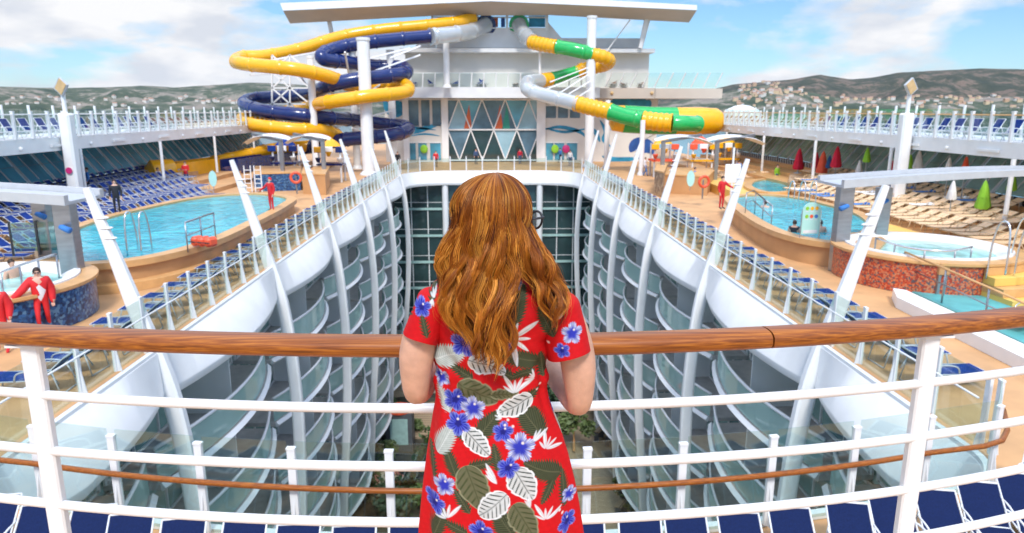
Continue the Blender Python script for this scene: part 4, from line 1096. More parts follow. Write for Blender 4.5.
part('buttress', 'white2', lambda m: m.add([B(436, 22), B(414, 48), B(436, 48), B(436, 22, YB+5), B(414, 48, YB+5), B(436, 48, YB+5)], [(0,1,2),(5,4,3),(0,3,4,1),(1,4,5,2),(2,5,3,0)]))
def tower(m):
    for px in (432, 477, 507, 547): wbox(m, px-1.2, 0, px+1.2, 30, YB-.6, YB-.2)
    for py in (14.5, 17, 28): wbox(m, 432, py-.7, 547, py+.7, YB-.65, YB-.15)
part('tower_frame', 'white', tower)
part('tower_glass', 'windim', lambda m: (wbox(m, 478, 3, 506, 12, YB-.1, YB), wbox(m, 434, 3, 476, 14, YB+3, YB+3.1)))
part('tower_glass', 'mural', lambda m: wbox(m, 529, 16, 545, 27, YB-.1, YB))
for px, c in ((485, 'mural2'), (496, 'winorange'), (492, 'pink'), (503, 'mural2')): part('tower_glass', c, lambda m: wbox(m, px-2, 17, px+2, 27, YB, YB+.1))
for a, b in ((486, 'sblue'), (519, 'green')):
    part('slide_mouth', b, lambda m: m.tube([B(a, 25, YB-.6), B(a, 25, YB+.4)], 1.15, 20))
# furniture on the bridge deck
P_dc = P_brown
for px in (412, 434, 452, 476, 487, 515, 610, 628, 640): 
    p = B(px, 87, YB-1.3); (P_blueup if px < 500 else P_brown).put((p.x, p.y, p.z+.02), jit(.5), 'chair standing on the far bridge deck below the big canopy', 'chairs on the far bridge deck')
# doors lights
for px in (612, 652): part('deck_light', 'lampglass', lambda m: m.ball(B(px, 93, YB-3.05), .2, 8, 6))
# steel braces of the tower front
part('brace', 'white', lambda m: (m.bar(B(600, 60, YB-2), B(630, 20, YB-2), .12, .12), m.bar(B(648, 12, YB-2), B(640, 48, YB-2), .4, .4)))
# ---- the big wing canopy
root = empty('wing_canopy', (B(490, 10).x, YB, B(490, 22).z), 0, 'huge white wing-shaped canopy with beige underside over the far deckhouse', 'canopy')
CL = Vector(root.location)
def cpart(name, mt, vs, fs): MB().add([Vector(v)-CL for v in vs], fs).build(name, mt, root)
Yf, Yk = YB-5, YB+9
A1, A2, A3 = B(283, 12, Yf), B(490, 4, Yf), B(697, 12, Yf)
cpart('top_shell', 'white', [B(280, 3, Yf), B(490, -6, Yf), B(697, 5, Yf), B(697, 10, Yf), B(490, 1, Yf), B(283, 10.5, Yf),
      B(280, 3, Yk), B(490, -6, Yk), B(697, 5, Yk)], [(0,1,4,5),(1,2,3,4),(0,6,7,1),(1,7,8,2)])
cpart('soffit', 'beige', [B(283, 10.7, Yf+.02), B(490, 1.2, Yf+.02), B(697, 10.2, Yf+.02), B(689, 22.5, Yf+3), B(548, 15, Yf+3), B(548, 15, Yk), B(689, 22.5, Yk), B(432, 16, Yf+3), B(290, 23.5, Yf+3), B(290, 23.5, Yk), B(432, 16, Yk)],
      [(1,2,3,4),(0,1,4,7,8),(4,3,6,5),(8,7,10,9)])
for px, p2 in ((329, 24), (648, 22)):
    m = MB(); a = B(px, 20, Yf+4); b = B(px+(6 if px < 490 else -8), 50, Yf+4); m.bar(a-CL, b-CL, .5, .4); m.build('strut', 'white', root)
# ---- tube slides
def along3(pts, step):
    out = []; need = 0.0
    for a, b in zip(pts[:-1], pts[1:]):
        l = (b-a).length
        while need <= l: out.append((a.lerp(b, need/l if l else 0), None)); need += step
        need -= l
    return out
def tubeslide(label, secs, r, name='water_slide'):
    first = secs[0][1][0]; o = at(first[0], first[1], Y=first[2])
    root = empty(name, o, 0, label, 'water slide')
    allp = [p for _, pts, *_ in secs for p in pts]
    for matn, pts, *opt in secs:
        rr = (opt[0] if opt else r)*.93; kind = opt[1] if len(opt) > 1 else ''
        P0 = smoothpath([at(a, b, Y=c)-o for a, b, c in pts], 10)
        P = [p for p, t in along3(P0, .13)]; n = len(P)
        per = 4 if kind == 'rib' else 22
        rads = [rr*(1.10 if (i % per) < (2 if kind == 'rib' else 1) else 1.0) for i in range(n)]
        rads[0] = rads[-1] = rr*1.08
        m = MB(); m.tube(P, rads, 16)
        m.build({'clear': 'clear_section'}.get(matn, 'tube_section'), matn, root, smooth='auto')
    return root
tubeslide('yellow tube slide that loops round the white columns at the left', [
    ('yellow', [(473, 19, 82), (464, 20, 81), (455, 22, 80.5), (430, 25, 79.5), (380, 30, 78.5), (340, 37, 77.5), (300, 49, 75), (265, 56, 72), (243, 57, 71), (236, 61, 69), (245, 64, 67), (275, 67, 66), (300, 70, 66), (330, 77, 68), (352, 86, 71), (380, 86, 73), (402, 84, 72), (409, 89, 70), (400, 93, 68), (370, 96, 66), (335, 101, 66), (318, 104, 68), (300, 110, 72), (265, 114, 73), (247, 117, 72), (243, 121, 70), (255, 125, 68), (290, 129, 67), (325, 131, 69), (340, 140, 72), (310, 146, 73), (275, 149, 71), (240, 157, 66), (215, 163, 62)])], .66)
tubeslide('navy blue tube slide with a clear upper section looping at the left', [
    ('clear', [(486, 25, 83.2), (472, 31, 81), (455, 34, 78.5), (430, 36.5, 76.5)], .88),
    ('sblue', [(430, 36.5, 76.5), (400, 39, 75.5), (360, 43.5, 74), (335, 49, 73), (322, 55, 71), (326, 60, 71), (345, 62, 73), (375, 66, 76), (400, 67, 76), (407, 72, 74), (395, 75, 71), (360, 79, 69), (330, 85, 69), (317, 91, 71), (295, 96, 74), (262, 98, 75), (247, 101, 73), (247, 106, 71), (265, 111, 69), (300, 115, 68), (330, 118, 70), (355, 120, 74), (385, 124, 76), (404, 126, 75), (407, 131, 73), (390, 135, 70), (360, 138, 69), (335, 141, 70), (310, 147, 73), (270, 152, 72), (235, 160, 66), (200, 168, 61)])], .72)
tubeslide('green and yellow tube slide with clear bends at the right of the deckhouse', [
    ('clear', [(519, 25, 83), (524, 34, 81), (533, 42, 79)], .85),
    ('yellowrib', [(531, 42, 79.2), (545, 45, 78), (558, 47, 77)], .75, 'rib'), ('green', [(558, 47, 77), (575, 50, 76), (592, 54, 76)], .78), ('yellowrib', [(592, 54, 76), (603, 57, 76), (609, 61, 77), (604, 65, 79), (590, 68, 80), (578, 70, 80)], .72, 'rib'),
    ('yellowrib', [(585, 70, 80), (575, 72, 80)], .7, 'rib'), ('green', [(576, 72, 80), (562, 76, 79.5), (550, 79, 79)], .72), ('yellowrib', [(550, 79, 79), (540, 81, 78)], .75, 'rib'),
    ('clear', [(540, 81, 78), (529, 82, 76), (527, 88, 74), (536, 93, 73), (555, 98, 72), (578, 104, 71)], .78),
    ('yellowrib', [(576, 103.5, 71.2), (594, 108, 70), (612, 112, 69)], .80, 'rib'), ('green', [(611, 112, 69), (628, 117, 68), (645, 120, 67)], .84), ('yellowrib', [(643, 120, 67), (658, 122, 66.5), (673, 123, 66)], .86, 'rib'), ('green', [(672, 123, 66), (685, 123.5, 66), (698, 124, 67)], .80)], .75)
# big bowl tube of the right slide
root = empty('funnel_slide', at(665, 120, Y=69), 0, 'wide green and yellow tunnel of the right slide', 'water slide'); o = Vector(root.location)
for mt, pts, rr in (('yellow', [(611, 117, 70.5), (614, 118, 70.5), (624, 119, 70.5)], [.7, 1.25, 1.32]), ('green', [(623, 119, 70.5), (650, 120.5, 70.5), (676, 121, 70.5)], [1.34]*3), ('yellow', [(675.5, 121, 70.5), (700, 121, 70.5), (716, 121, 70.5), (721, 121, 70.5)], [1.34, 1.34, 1.25, .9])):
    m = MB(); m.tube([at(a, b, Y=c)-o for a, b, c in pts], rr, 24); m.build('tunnel_section', mt, root, smooth='auto')
# open exit flume at the left
root = empty('slide_runout', at(180, 178, z=ZP+.9), 0, 'open yellow slide run-out with a dark blue side on the left terrace', 'water slide'); o = Vector(root.location)
A, Bv = at(146, 180, z=ZP+1.0), at(275, 160, z=ZP+1.0)
dd = (Bv-A).normalized(); nn = Vector((-dd.y, dd.x, 0)); Ln = (Bv-A).length
for off, mt, hh in ((0, 'yellow', 1.0), (-1.6, 'sblue', .9)):
    m = MB(); pr = [(-.7, hh), (-.62, .25), (-.3, .02), (.3, .02), (.62, .25), (.7, hh), (.8, hh), (.8, -.3), (-.8, -.3), (-.8, hh)]
    s0 = 0 if off == 0 else 9
    vs = [A+dd*t+nn*(a+off)+Vector((0, 0, b))-o for t in (s0, Ln) for a, b in pr]; n = len(pr)
    m.add(vs, [(i, (i+1) % n, n+(i+1) % n, n+i) for i in range(n)]+[tuple(range(n)), tuple(range(2*n-1, n-1, -1))]); m.build('flume', mt, root)
m = MB(); m.tube([at(147, 176, Y=A.y)-o, at(153, 172, Y=A.y)-o, at(172, 171, Y=A.y+1)-o], [.5, .9, .9], 14); m.build('end_bend', 'yellow', root, smooth='auto')
# ---- slide columns
for px, pt, pb, w_, Y, lb in ((363, 40, 197, 12, 67, 'tall thick white slide column in front at the left'), (310, 58, 165, 7, 68, 'white slide column at the outer left'), (352, 52, 168, 7, 74, 'white slide column just left of the thick one'), (390, 52, 160, 7, 76, 'white slide column nearest the deckhouse at the left'),
                          (446, 40, 88, 6, 80, 'short white column under the clear slide section'), (592, 18, 165, 9, 76, 'tall white column through the right slide'), (608, 100, 170, 5, 74, 'slim white column left of the wide slide tunnel'), (540, 49, 87, 2.5, 79, 'thin white pole right of the centre'), (643, 120, 175, 5, 66, 'white column under the ribbed yellow section')):
    t = at(px, pt, Y=Y); r_ = w_/2*Y/F*1.0; m = MB(); zb = ZP if pb > 100 else at(px, pb, Y=Y).z
    m.tube([(0, 0, 0), (0, 0, t.z-zb)], r_, 16); root = empty('slide_column', (t.x, t.y, zb), 0, lb, 'column'); m.build('shaft', 'white', root, smooth='auto')
    m = MB(); m.lathe([(r_*1.5, 0), (r_*1.5, .12), (r_*1.05, .35)], n=16); m.build('footing', 'white2', root, smooth='auto')
    if w_ > 5: m = MB(); m.lathe([(r_*1.12, 0), (r_*1.12, .25), (.01, .3)], (0, 0, t.z-zb-.05), 16); m.build('cap', 'white2', root)
# lattice of arms between columns and slides
root = empty('truss_frame', at(300, 100, Y=69), 0, 'white steel truss of crossing struts carrying the left slides', 'truss'); o = Vector(root.location)
random.seed(11)
nodes = [(x, y) for x in (272, 290, 310) for y in (55, 72, 88, 104, 120, 138)]
for (a, b) in [(0,1),(1,2),(2,3),(3,4),(4,5),(6,7),(7,8),(8,9),(9,10),(10,11),(0,7),(1,6),(1,8),(2,7),(2,9),(3,8),(3,10),(4,9),(4,11),(5,10),(6,13),(7,14),(8,15),(9,16),(1,7),(2,8),(3,9),(4,10),(7,13),(8,14),(9,15),(10,16)]:
    m = MB(); m.bar(at(*nodes[a], Y=69.5)-o, at(*nodes[b], Y=69.5)-o, .13, .13, (0, 1, 0)); m.build('strut', 'white', root)
for a, b in (((245, 60), (272, 68)), ((250, 75), (290, 72)), ((247, 104), (272, 110)), ((250, 126), (310, 122)), ((352, 128), (385, 140)), ((310, 138), (345, 124)), ((390, 58), (420, 46)), ((390, 78), (412, 70)), ((330, 92), (363, 108)), ((290, 60), (310, 90)), ((345, 52), (352, 92)), ((363, 96), (390, 78)), ((310, 62), (352, 58)), ((310, 90), (363, 84)), ((363, 60), (410, 48)), ((363, 75), (420, 55)), ((352, 105), (390, 95)), ((363, 118), (395, 110)), ((363, 70), (405, 90)), ((310, 108), (340, 130)), ((272, 60), (330, 50))):
    m = MB(); m.bar(at(*a, Y=70)-o, at(*b, Y=74)-o, .16, .16, (0, 1, 0)); m.build('strut', 'white', root)
root = empty('truss_frame', at(592, 80, Y=75), 0, 'fan of thin white struts from the right column to the clear bend', 'truss'); o = Vector(root.location)
for a, b in (((592, 70), (545, 90)), ((592, 72), (555, 96)), ((592, 80), (560, 99)), ((592, 66), (550, 82)), ((592, 88), (570, 102)), ((643, 135), (628, 122)), ((643, 135), (662, 124)), ((643, 140), (672, 126))):
    m = MB(); m.bar(at(*a, Y=74.5)-o, at(*b, Y=72)-o, .11, .11, (0, 1, 0)); m.build('strut', 'white', root)
# ---- petal canopies over the kids pools
def petals(px0, px1, py, Y, s, label):
    a, b = at(px0, py, Y=Y), at(px1, py, Y=Y); root = empty('petal_canopy', ((a.x+b.x)/2, Y, ZP), 0, label, 'canopy'); o = Vector(root.location)
    W = b.x-a.x
    for k in range(2):
        cx = -W/4+k*W/2; z = a.z-ZP
        m = MB(); n = 16; vs = []
        for i in range(n+1):
            u = i/n*2-1
            for v in (-1, -.5, 0, .5, 1):
                vs.append((cx+u*W*.29, v*1.9*math.sqrt(max(0, 1-u*u*.9)), z+.35-.55*u*u*(1)-.15*v*v+(.2*u*s)))
        m.add(vs, [(i*5+j, i*5+j+1, i*5+6+j, i*5+5+j) for i in range(n) for j in range(4)]); m.build('petal', 'white', root, smooth=True)
        m = MB(); m.bar((cx-s*W*.12, -1.2, z+.35), (cx+s*W*.27, -1.95, z-.15), .25, .2); m.build('arm', 'steel', root)
        m = MB(); m.box((cx+s*W*.25, -1.9, (z-.2)/2), (.28, .28, z-.2)); m.build('post', 'steel', root)
petals(247, 328, 138, 57, 1, 'two white petal shaped canopy sails over the left kids pool'); petals(658, 762, 139, 57, -1, 'two white petal shaped canopy sails over the right kids pool')
# ---- kids pool blocks and clutter
wallprism('kids_pool_wall', [(253, 173), (300, 172), (301, 166), (256, 166)], ZP+1.4, 'bluemosaic', 'raised blue tiled pool block below the left petal canopy', 'wall')
wallprism('bar_block', [(302, 173), (325, 174), (329, 166), (304, 166)], ZP+1.52, 'deckwall', 'tan rounded wall at the right end of the left kids pool', 'wall')
wallprism('bar_block', [(665, 174), (708, 176), (716, 168), (668, 167)], ZP+1.4, 'deckwall', 'long tan wall below the right petal canopy', 'wall')
wallprism('bar_block', [(655, 170), (664, 172), (667, 164), (658, 164)], ZP+1.8, 'stone', 'reddish brown pier at the left end of the right bar wall', 'wall')
def splash_tower(px, py, Y, label, cols):
    root = empty('splash_tower', at(px, py, Y=Y)*1.0, 0, label, 'play structure'); root.location.z = ZP
    for k in range(4): m = MB(); m.tube([((k % 2)*1.8-.9, (k//2)*1.6, 0), ((k % 2)*1.8-.9, (k//2)*1.6, 3.0)], .08, 8); m.build('post', cols[2], root)
    m = MB(); m.box((0, .8, 1.5), (2.2, 2, .15)); m.build('platform', cols[0], root)
    for k in range(3): m = MB(); m.lathe([(.12, 0), (.24, .35), (.26, .4), (.2, .4)], (-.9+k*.9, -.3, 1.7+.5*(k % 2)), 12); m.build('bucket', cols[k % 3], root, smooth=True)
    for k in range(3): m = MB(); m.box((-.9+k*.9, -.2, 2.75), (.7, .1, .5), bev=.05); m.build('panel', cols[(k+1) % 3], root)
    m = MB(); m.lathe([(.9, 3.0), (.5, 3.4), (.02, 3.7)], (0, .8, 0), 14); m.build('roof', cols[1], root)
splash_tower(284, 165, 62, 'blue and white water play tower under the left petal canopy', ['sblue', 'blue', 'white']); splash_tower(330, 165, 60, 'blue and yellow water play tower beside the slide column', ['sblue', 'yellow', 'white'])
splash_tower(702, 165, 64, 'orange and yellow water play tower under the right petal canopy', ['yellow', 'orcanvas', 'white']); splash_tower(727, 165, 66, 'yellow water play tower at the right of the petal canopy', ['yellow', 'yellow', 'white']); splash_tower(664, 165, 64, 'orange play tower behind the right slide column', ['orcanvas', 'yellow', 'greypanel'])
for k in range(8):
    p = at(672+k*11, 178, z=ZP+.3); P_cream.put((p.x, p.y+1, ZP+.01), jit(.2), 'cream lounger in the row behind the right kids pool wall', 'cream loungers behind the right kids pool')
# white board and red cooler by right lifeguard
p = at(731, 198, z=ZP+.5); root = empty('notice_board', (p.x, p.y, ZP+.5), 0, 'plain white board on a pole beside the right lifeguard', 'board')
m = MB(); m.box((0, 0, 1.55), (1.0, .06, 1.2), bev=.03); m.build('board', 'white', root); m = MB(); m.tube([(0, .05, 0), (0, .05, 3.2)], .07, 8); m.build('pole', 'white', root)
for px, py, lb in ((703, 199, 'orange-red lifebuoy stand by the right lifeguard'), (297, 194, 'orange lifebuoy stand right of the left lifeguard')):
    p = at(px, py, z=ZP+.5); root = empty('lifebuoy', (p.x, p.y, ZP+.5), .2, lb, 'lifebuoy')
    m = MB(); m.tube([(.33*math.cos(a), 0, 1.1+.33*math.sin(a)) for a in np.linspace(0, 2*PI, 21)[:-1]], .09, 8, closed=True); m.build('ring', 'redplastic', root, smooth=True); m = MB(); m.tube([(0, .1, 0), (0, .1, 1.2)], .05, 8); m.build('stand', 'steel', root)
for px, py, n_ in ((249, 192, 0), (259, 192, 1)):
    p = at(px, py, z=ZP+.5); root = empty('pool_ladder', (p.x, p.y, ZP+.5), 0, ['white ladder at the far end of the left pool, left one of a pair', 'white ladder at the far end of the left pool, right one of a pair'][n_], 'ladder')
    for s in (-1, 1): m = MB(); m.tube([(s*.22, 0, 0), (s*.22, 0, 1.8)], .04, 8); m.build('side_rail', 'white', root)
    for k in range(5): m = MB(); m.box((0, 0, .3+k*.3), (.44, .1, .04)); m.build('rung', 'white', root)

# ================================================================ park at the bottom
def pave():
    m, nt, b = newmat('sandy_block_paving'); b.inputs['Roughness'].default_value = .8
    tc = nt.nodes.new('ShaderNodeTexCoord'); br = nt.nodes.new('ShaderNodeTexBrick'); br.inputs['Scale'].default_value = 1.6
    br.inputs['Color1'].default_value = (.42, .33, .22, 1); br.inputs['Color2'].default_value = (.34, .26, .17, 1); br.inputs['Mortar'].default_value = (.2, .16, .11, 1)
    nt.links.new(tc.outputs['Object'], br.inputs['Vector']); nt.links.new(br.outputs['Color'], b.inputs['Base Color']); return m
M['paving'] = pave(); M['deckslat'] = stripe_mat('slatted_wood', [(0, (.36, .26, .16)), (.85, (.12, .08, .05))], 1, .45); M['soil'] = mat('planting_bed', (.05, .045, .03), .9, var=.5, scale=1.5)
m = MB(); m.box((0, 42, ZG-.1), (24, 66, .2)); struct(m.build('park_ground', 'paving'))
m = MB(); m.prism(G([(330, 560), (345, 470), (372, 440), (388, 420), (395, 400), (440, 395), (470, 400), (500, 470), (480, 533), (470, 600)], ZG+.05)[::-1], ZG+.004, ZG+.3); struct(m.build('planting_bed', 'soil'))
m = MB(); m.prism(G([(404, 440), (406, 408), (434, 404), (440, 440)], ZG+.2)[::-1], ZG+.305, ZG+.42); struct(m.build('wooden_path', 'deckslat'))
m = MB(); m.prism(G([(640, 560), (625, 480), (612, 440), (604, 410), (650, 410), (690, 560)], ZG+.05), ZG+.004, ZG+.3); struct(m.build('planting_bed', 'soil'))
def leaf_mesh(n, size, spread, seed, mats=('grass',), trunk=0):
    r = random.Random(seed); m = MB()
    cl = [(r.uniform(-1, 1), r.uniform(-1, 1), r.uniform(-.7, 1), r.uniform(.35, .6)) for _ in range(9)]
    for i in range(n):
        c = cl[r.randrange(len(cl))]; d = Vector((r.gauss(0, 1), r.gauss(0, 1), r.gauss(0, 1))).normalized()*c[3]*r.uniform(.5, 1.1)
        p = Vector((c[0]*.6+d.x, c[1]*.6+d.y, c[2]*.6+d.z))*spread
        u = Vector((r.gauss(0, 1), r.gauss(0, 1), r.gauss(0, .6))).normalized(); v = u.orthogonal().normalized(); s = size*r.uniform(.6, 1.3)
        m.add([p-u*s, p+v*s*.45, p+u*s, p-v*s*.45], [(0, 1, 2, 3)])
    return m
lg = [mat('leaf_mid', (.05, .10, .025), .6, var=.4, scale=2), mat('leaf_dark', (.022, .05, .018), .6, var=.4, scale=2), mat('leaf_light', (.09, .13, .035), .6, var=.4, scale=2)]
crowns = [leaf_mesh(700, .16, 1.0, i).mesh('crown', lg[i]) for i in range(3)]
bushy = leaf_mesh(300, .13, 1.0, 9).mesh('flowers', M['leaf_y'])
trunk = MB().tube([(0, 0, 0), (.05, 0, 1), (0, .05, 2.2)], [.12, .09, .05], 8).mesh('trunk', M['deckwall'])
for i, (px, py, sc, k, h) in enumerate(((385, 425, 1.3, 0, 0), (372, 445, 1.4, 1, 0), (420, 470, 1.2, 1, 0), (404, 497, 1.3, 0, 0), (372, 475, 1.4, 2, 0), (395, 515, 1.4, 1, 0), (430, 508, 1.3, 2, 0), (440, 450, 1.3, 0, 0), (455, 480, 1.4, 1, 0), (360, 505, 1.5, 0, 0),
            (562, 425, 1.9, 1, 1.6), (574, 450, 1.5, 2, 1.2), (588, 410, 1.3, 0, 1.2), (640, 470, 1.3, 1, 0), (628, 450, 1.2, 0, 0), (632, 505, 1.5, 2, 0), (655, 520, 1.5, 1, 0), (560, 402, 1.4, 0, 1), (600, 398, 1.0, 2, 0), (415, 432, .8, 2, 0), (388, 460, 1.1, 2, 0), (380, 404, 1.2, 1, 1), (426, 398, 1.0, 0, .8))):
    p = at(px, py, z=ZG+.3); r = empty('park_tree' if h else 'park_shrub', (p.x, p.y, ZG+.25), i*1.3, f'{("mid green", "dark green", "pale green")[k]} leafy {"tree" if h else "shrub"} in the park far below, {"beside the path" if px > 540 else "left of the woman"}', 'tree' if h else 'shrub', f'{("mid green", "dark green", "pale green")[k]} {"trees" if h else "shrubs"} of the park, {"right" if px > 540 else "left"} bed')
    c = link('crown', crowns[k], r); c.location = (0, 0, h+sc*.7); c.scale = (sc,)*3
    if h: link('trunk', trunk, r).scale = (1, 1, (h+.6)/2.2)
for px, py in ((374, 428), (383, 418)):
    p = at(px, py, z=ZG+.3); r = empty('flower_bush', (p.x, p.y, ZG+.25), px, 'bush with yellow flowers among the green at the left of the park', 'bush', 'yellow flower bushes in the park'); c = link('flowers', bushy, r); c.location = (0, 0, 1.2); c.scale = (1.1, 1.1, 1.3)
p = at(401, 447, z=ZG+.3); root = empty('park_kiosk', (p.x, p.y, ZG+.3), 0, 'small dark kiosk box with a round red top in the park', 'kiosk')
m = MB(); m.box((0, 0, 1.6), (2.1, 1.6, 3.2)); m.build('cabinet', 'darkgrey', root); m = MB(); m.lathe([(.95, 3.2), (.95, 3.5), (.6, 3.6), (.6, 3.35)], n=20); m.build('red_ring', 'redplastic', root); m = MB(); m.box((0, -.83, 1.7), (1.4, .05, 2.2)); m.build('poster_panel', 'slabgreen', root)
p = at(388, 490, z=ZG+.3); root = empty('round_table', (p.x, p.y, ZG+.3), 0, 'round table with a pink and cream top on a dark base in the park', 'table')
m = MB(); m.lathe([(1.5, .2), (1.5, .6), (1.3, .7)], n=24); m.build('base', 'darkgrey', root); m = MB(); m.lathe([(1.25, .71), (1.25, .8), (.02, .82)], n=24); m.build('table_top', voro_mat('pink_cream_mosaic', [(.6, .2, .15), (.6, .5, .35), (.5, .35, .2)], 2), root)
for px, py, a, b, ps, lb in ((586, 437, 'bluecloth', 'shirt', 'walk', 'person in light blue walking on the park path'), (600, 432, 'shirt', 'black', 'sit', 'person in a pale shirt sitting beside the park path'), (611, 436, 'black', 'black', 'sit', 'person in black sitting at the right of the park path'), (622, 508, 'black', 'black', 'sit', 'person in dark clothes seated by the planting at the right'), (618, 490, 'brown', 'black', 'stand', 'person in brown among the plants at the right of the park')):
    stand(px, py, 1.0, lb, a, b, pose=ps, z=ZG+(.0 if ps != 'sit' else -.45+.5))
for px, py in ((600, 440), (611, 444), (622, 516)):
    p = at(px, py, z=ZG); root = empty('park_bench', (p.x, p.y, ZG), 1.0, 'bench under a seated person beside the park path', 'bench', 'park benches'); m = MB(); m.box((0, .1, .94), (1.2, .5, .06)); m.build('seat', 'deckslat', root)
    for s in (-1, 1): m = MB(); m.box((s*.5, .1, .46), (.08, .4, .9)); m.build('leg', 'darkgrey', root)

# ================================================================ sea, hills, town
m = MB(); m.quad((-9000, -9000, -32), (9000, -9000, -32), (9000, 14000, -32), (-9000, 14000, -32))
sea = mat('harbour_water', (.05, .14, .17), .15, var=.3, scale=.002, bump=.3, bscale=.2); struct(m.build('sea', sea))
def hillmat(name, g1, g2, rock):
    m, nt, b = newmat(name); b.inputs['Roughness'].default_value = .95; b.inputs['Specular IOR Level'].default_value = .1
    tc = nt.nodes.new('ShaderNodeTexCoord'); n = nt.nodes.new('ShaderNodeTexNoise'); n.inputs['Scale'].default_value = .009; n.inputs['Detail'].default_value = 12; n.inputs['Roughness'].default_value = .78
    nt.links.new(tc.outputs['Object'], n.inputs['Vector']); r = nt.nodes.new('ShaderNodeValToRGB'); e = r.color_ramp.elements
    e[0].position = .36; e[0].color = (*g1, 1); e[1].position = .50; e[1].color = (*g2, 1); x = e.new(.57); x.color = (*rock, 1); x = e.new(.66); x.color = (*[v*.6 for v in rock], 1)
    nt.links.new(n.outputs['Fac'], r.inputs['Fac']); nt.links.new(r.outputs['Color'], b.inputs['Base Color']); return m
HM = hillmat('scrub_and_limestone', (.030, .052, .036), (.075, .095, .062), (.27, .235, .195)); HM2 = hillmat('scrub_hillside', (.020, .034, .024), (.052, .058, .040), (.17, .125, .095))
from mathutils import noise as mnoise
def ridge(name, pts, dist, m_, seed, depth=1500):
    """a real ridge: crest heights measured along a bearing, ground falling towards the shore"""
    xs = [p[0] for p in pts]; ys = [p[1] for p in pts]; nx, ny = 230, 44; vs = []
    for i in range(nx+1):
        px = xs[0]+(xs[-1]-xs[0])*i/nx; py = np.interp(px, xs, ys); d = ray(px, py); dh = Vector((d.x, d.y)); k = 1/dh.length; H = max(4, EYE+d.z*k*(dist-depth*.3))
        dh.normalize()
        for j in range(ny+1):
            u = j/ny; dd = dist-depth*(1-u) if u < .7 else dist-depth*.3+depth*(u-.7)*2
            hh = (min(1, u/.7)**1.25 if u < .7 else max(0, 1-(u-.7)/.5))
            q = Vector((dh.x*dd, dh.y*dd, 0)); nz = mnoise.fractal(q*.0035+Vector((seed, 0, 0)), .9, 2.1, 6)
            hs = H+34
            z = -34+hs*hh+nz*hs*.38*(1-abs(hh*2-1))+(nz*2.5 if u > .1 else 0)
            vs.append((q.x, q.y, z))
    fs = [(i*(ny+1)+j, (i+1)*(ny+1)+j, (i+1)*(ny+1)+j+1, i*(ny+1)+j+1) for i in range(nx) for j in range(ny)]
    mb = MB().add(vs, fs); return struct(mb.build(name, m_, smooth=True))
ridge('hills', [(-1000, 92), (-700, 80), (-400, 88), (-150, 84), (0, 86), (30, 87), (60, 88), (100, 87), (140, 85), (175, 87), (210, 84), (250, 82), (330, 86), (440, 92), (560, 98)], 4200, HM, 1.0, 2200)
ridge('hills', [(640, 100), (700, 92), (735, 84), (760, 82), (790, 79), (820, 74), (850, 79), (870, 77), (900, 72), (940, 70), (980, 68), (1024, 69), (1200, 66), (1500, 78), (1900, 92)], 4600, HM2, 5.0, 2400)
ridge('hills', [(660, 104), (720, 93), (745, 88), (770, 85), (800, 90), (840, 97), (900, 99), (960, 98), (1024, 96), (1200, 97)], 2500, HM, 9.0, 900)
# houses on the right hillside and quay
hw = [MB().box((0, 0, 4), (14, 10, 8)).add([(-7.4, -5.4, 8), (7.4, -5.4, 8), (7.4, 5.4, 8), (-7.4, 5.4, 8), (-7.4, 0, 11), (7.4, 0, 11)], [(0,1,5,4),(2,3,4,5),(0,4,3),(1,2,5)])]
hm = [mat('cream_render', (.62, .48, .30), .8), mat('white_render', (.62, .60, .55), .8), mat('ochre_render', (.5, .33, .2), .8)]; rf = mat('terracotta_roof', (.36, .22, .16), .8)
hmesh = []
for c in hm:
    b = MB(); b.box((0, 0, 4), (14, 10, 8)); b.cur = 1; b.add([(-7.4, -5.4, 8), (7.4, -5.4, 8), (7.4, 5.4, 8), (-7.4, 5.4, 8), (-7.4, 0, 11), (7.4, 0, 11)], [(0,1,5,4),(2,3,4,5),(0,4,3),(1,2,5)]); b.cur = 0; hmesh.append(b.mesh('hillside_house', [c, rf]))
dg = bpy.context.evaluated_depsgraph_get(); dg.update()
rr = random.Random(5); cnt = 0
spots = [(rr.gauss(768, 16), rr.gauss(92, 4)) for _ in range(75)]+[(rr.uniform(735, 1024), rr.uniform(96, 108)) for _ in range(110)]+[(rr.uniform(0, 245), rr.uniform(97, 107)) for _ in range(45)]
for px, py in spots:
    d = ray(px, py).normalized(); ok, hit, nrm, idx, ob, mt = S.ray_cast(dg, Vector((0, 0, EYE))+d*600, d)
    if not ok or not ob.name.startswith('hills'): continue
    k = rr.randrange(3) if px > 700 else 1; o = link('hillside_house', hmesh[k]); s_ = rr.uniform(.55, 1.25)*(hit.y/3000)**.7; o.location = hit-Vector((0, 0, 2)); o.rotation_euler.z = rr.uniform(-.6, .6); o.scale = (s_, s_, s_*rr.uniform(.8, 1.5))
    cname = ('cream', 'white', 'ochre')[k]; zone = 'the left hills' if px < 500 else ('the sunny slope of the right hill' if py < 97 else 'the foot of the right hills')
    tag(o, f'tiny {cname} house with a tiled roof on {zone}', 'house', f'{cname} houses on {zone}')
# beyond the right: white marquee seen over the upper deck, pylon railings
p = at(742, 112, Y=130); m = MB(); m.lathe([(4.2, -3), (4.0, -1), (2.9, .4), (1.3, 1.1), (.02, 1.3)], n=24); o = m.build('white_dome', 'white', smooth=True); o.location = p; tag(o, 'white domed roof rising behind the far end of the right upper deck', 'dome')
# ================================================================ the woman at the railing
YW = 1.60
root = empty('person', (at(500, 300, Y=YW).x, 1.66, 0), 0, 'woman with long wavy auburn hair in a red floral dress leaning on the handrail', 'person')
RO = Vector(root.location)
def W2(px, py, Y=YW): return at(px, py, Y=Y)
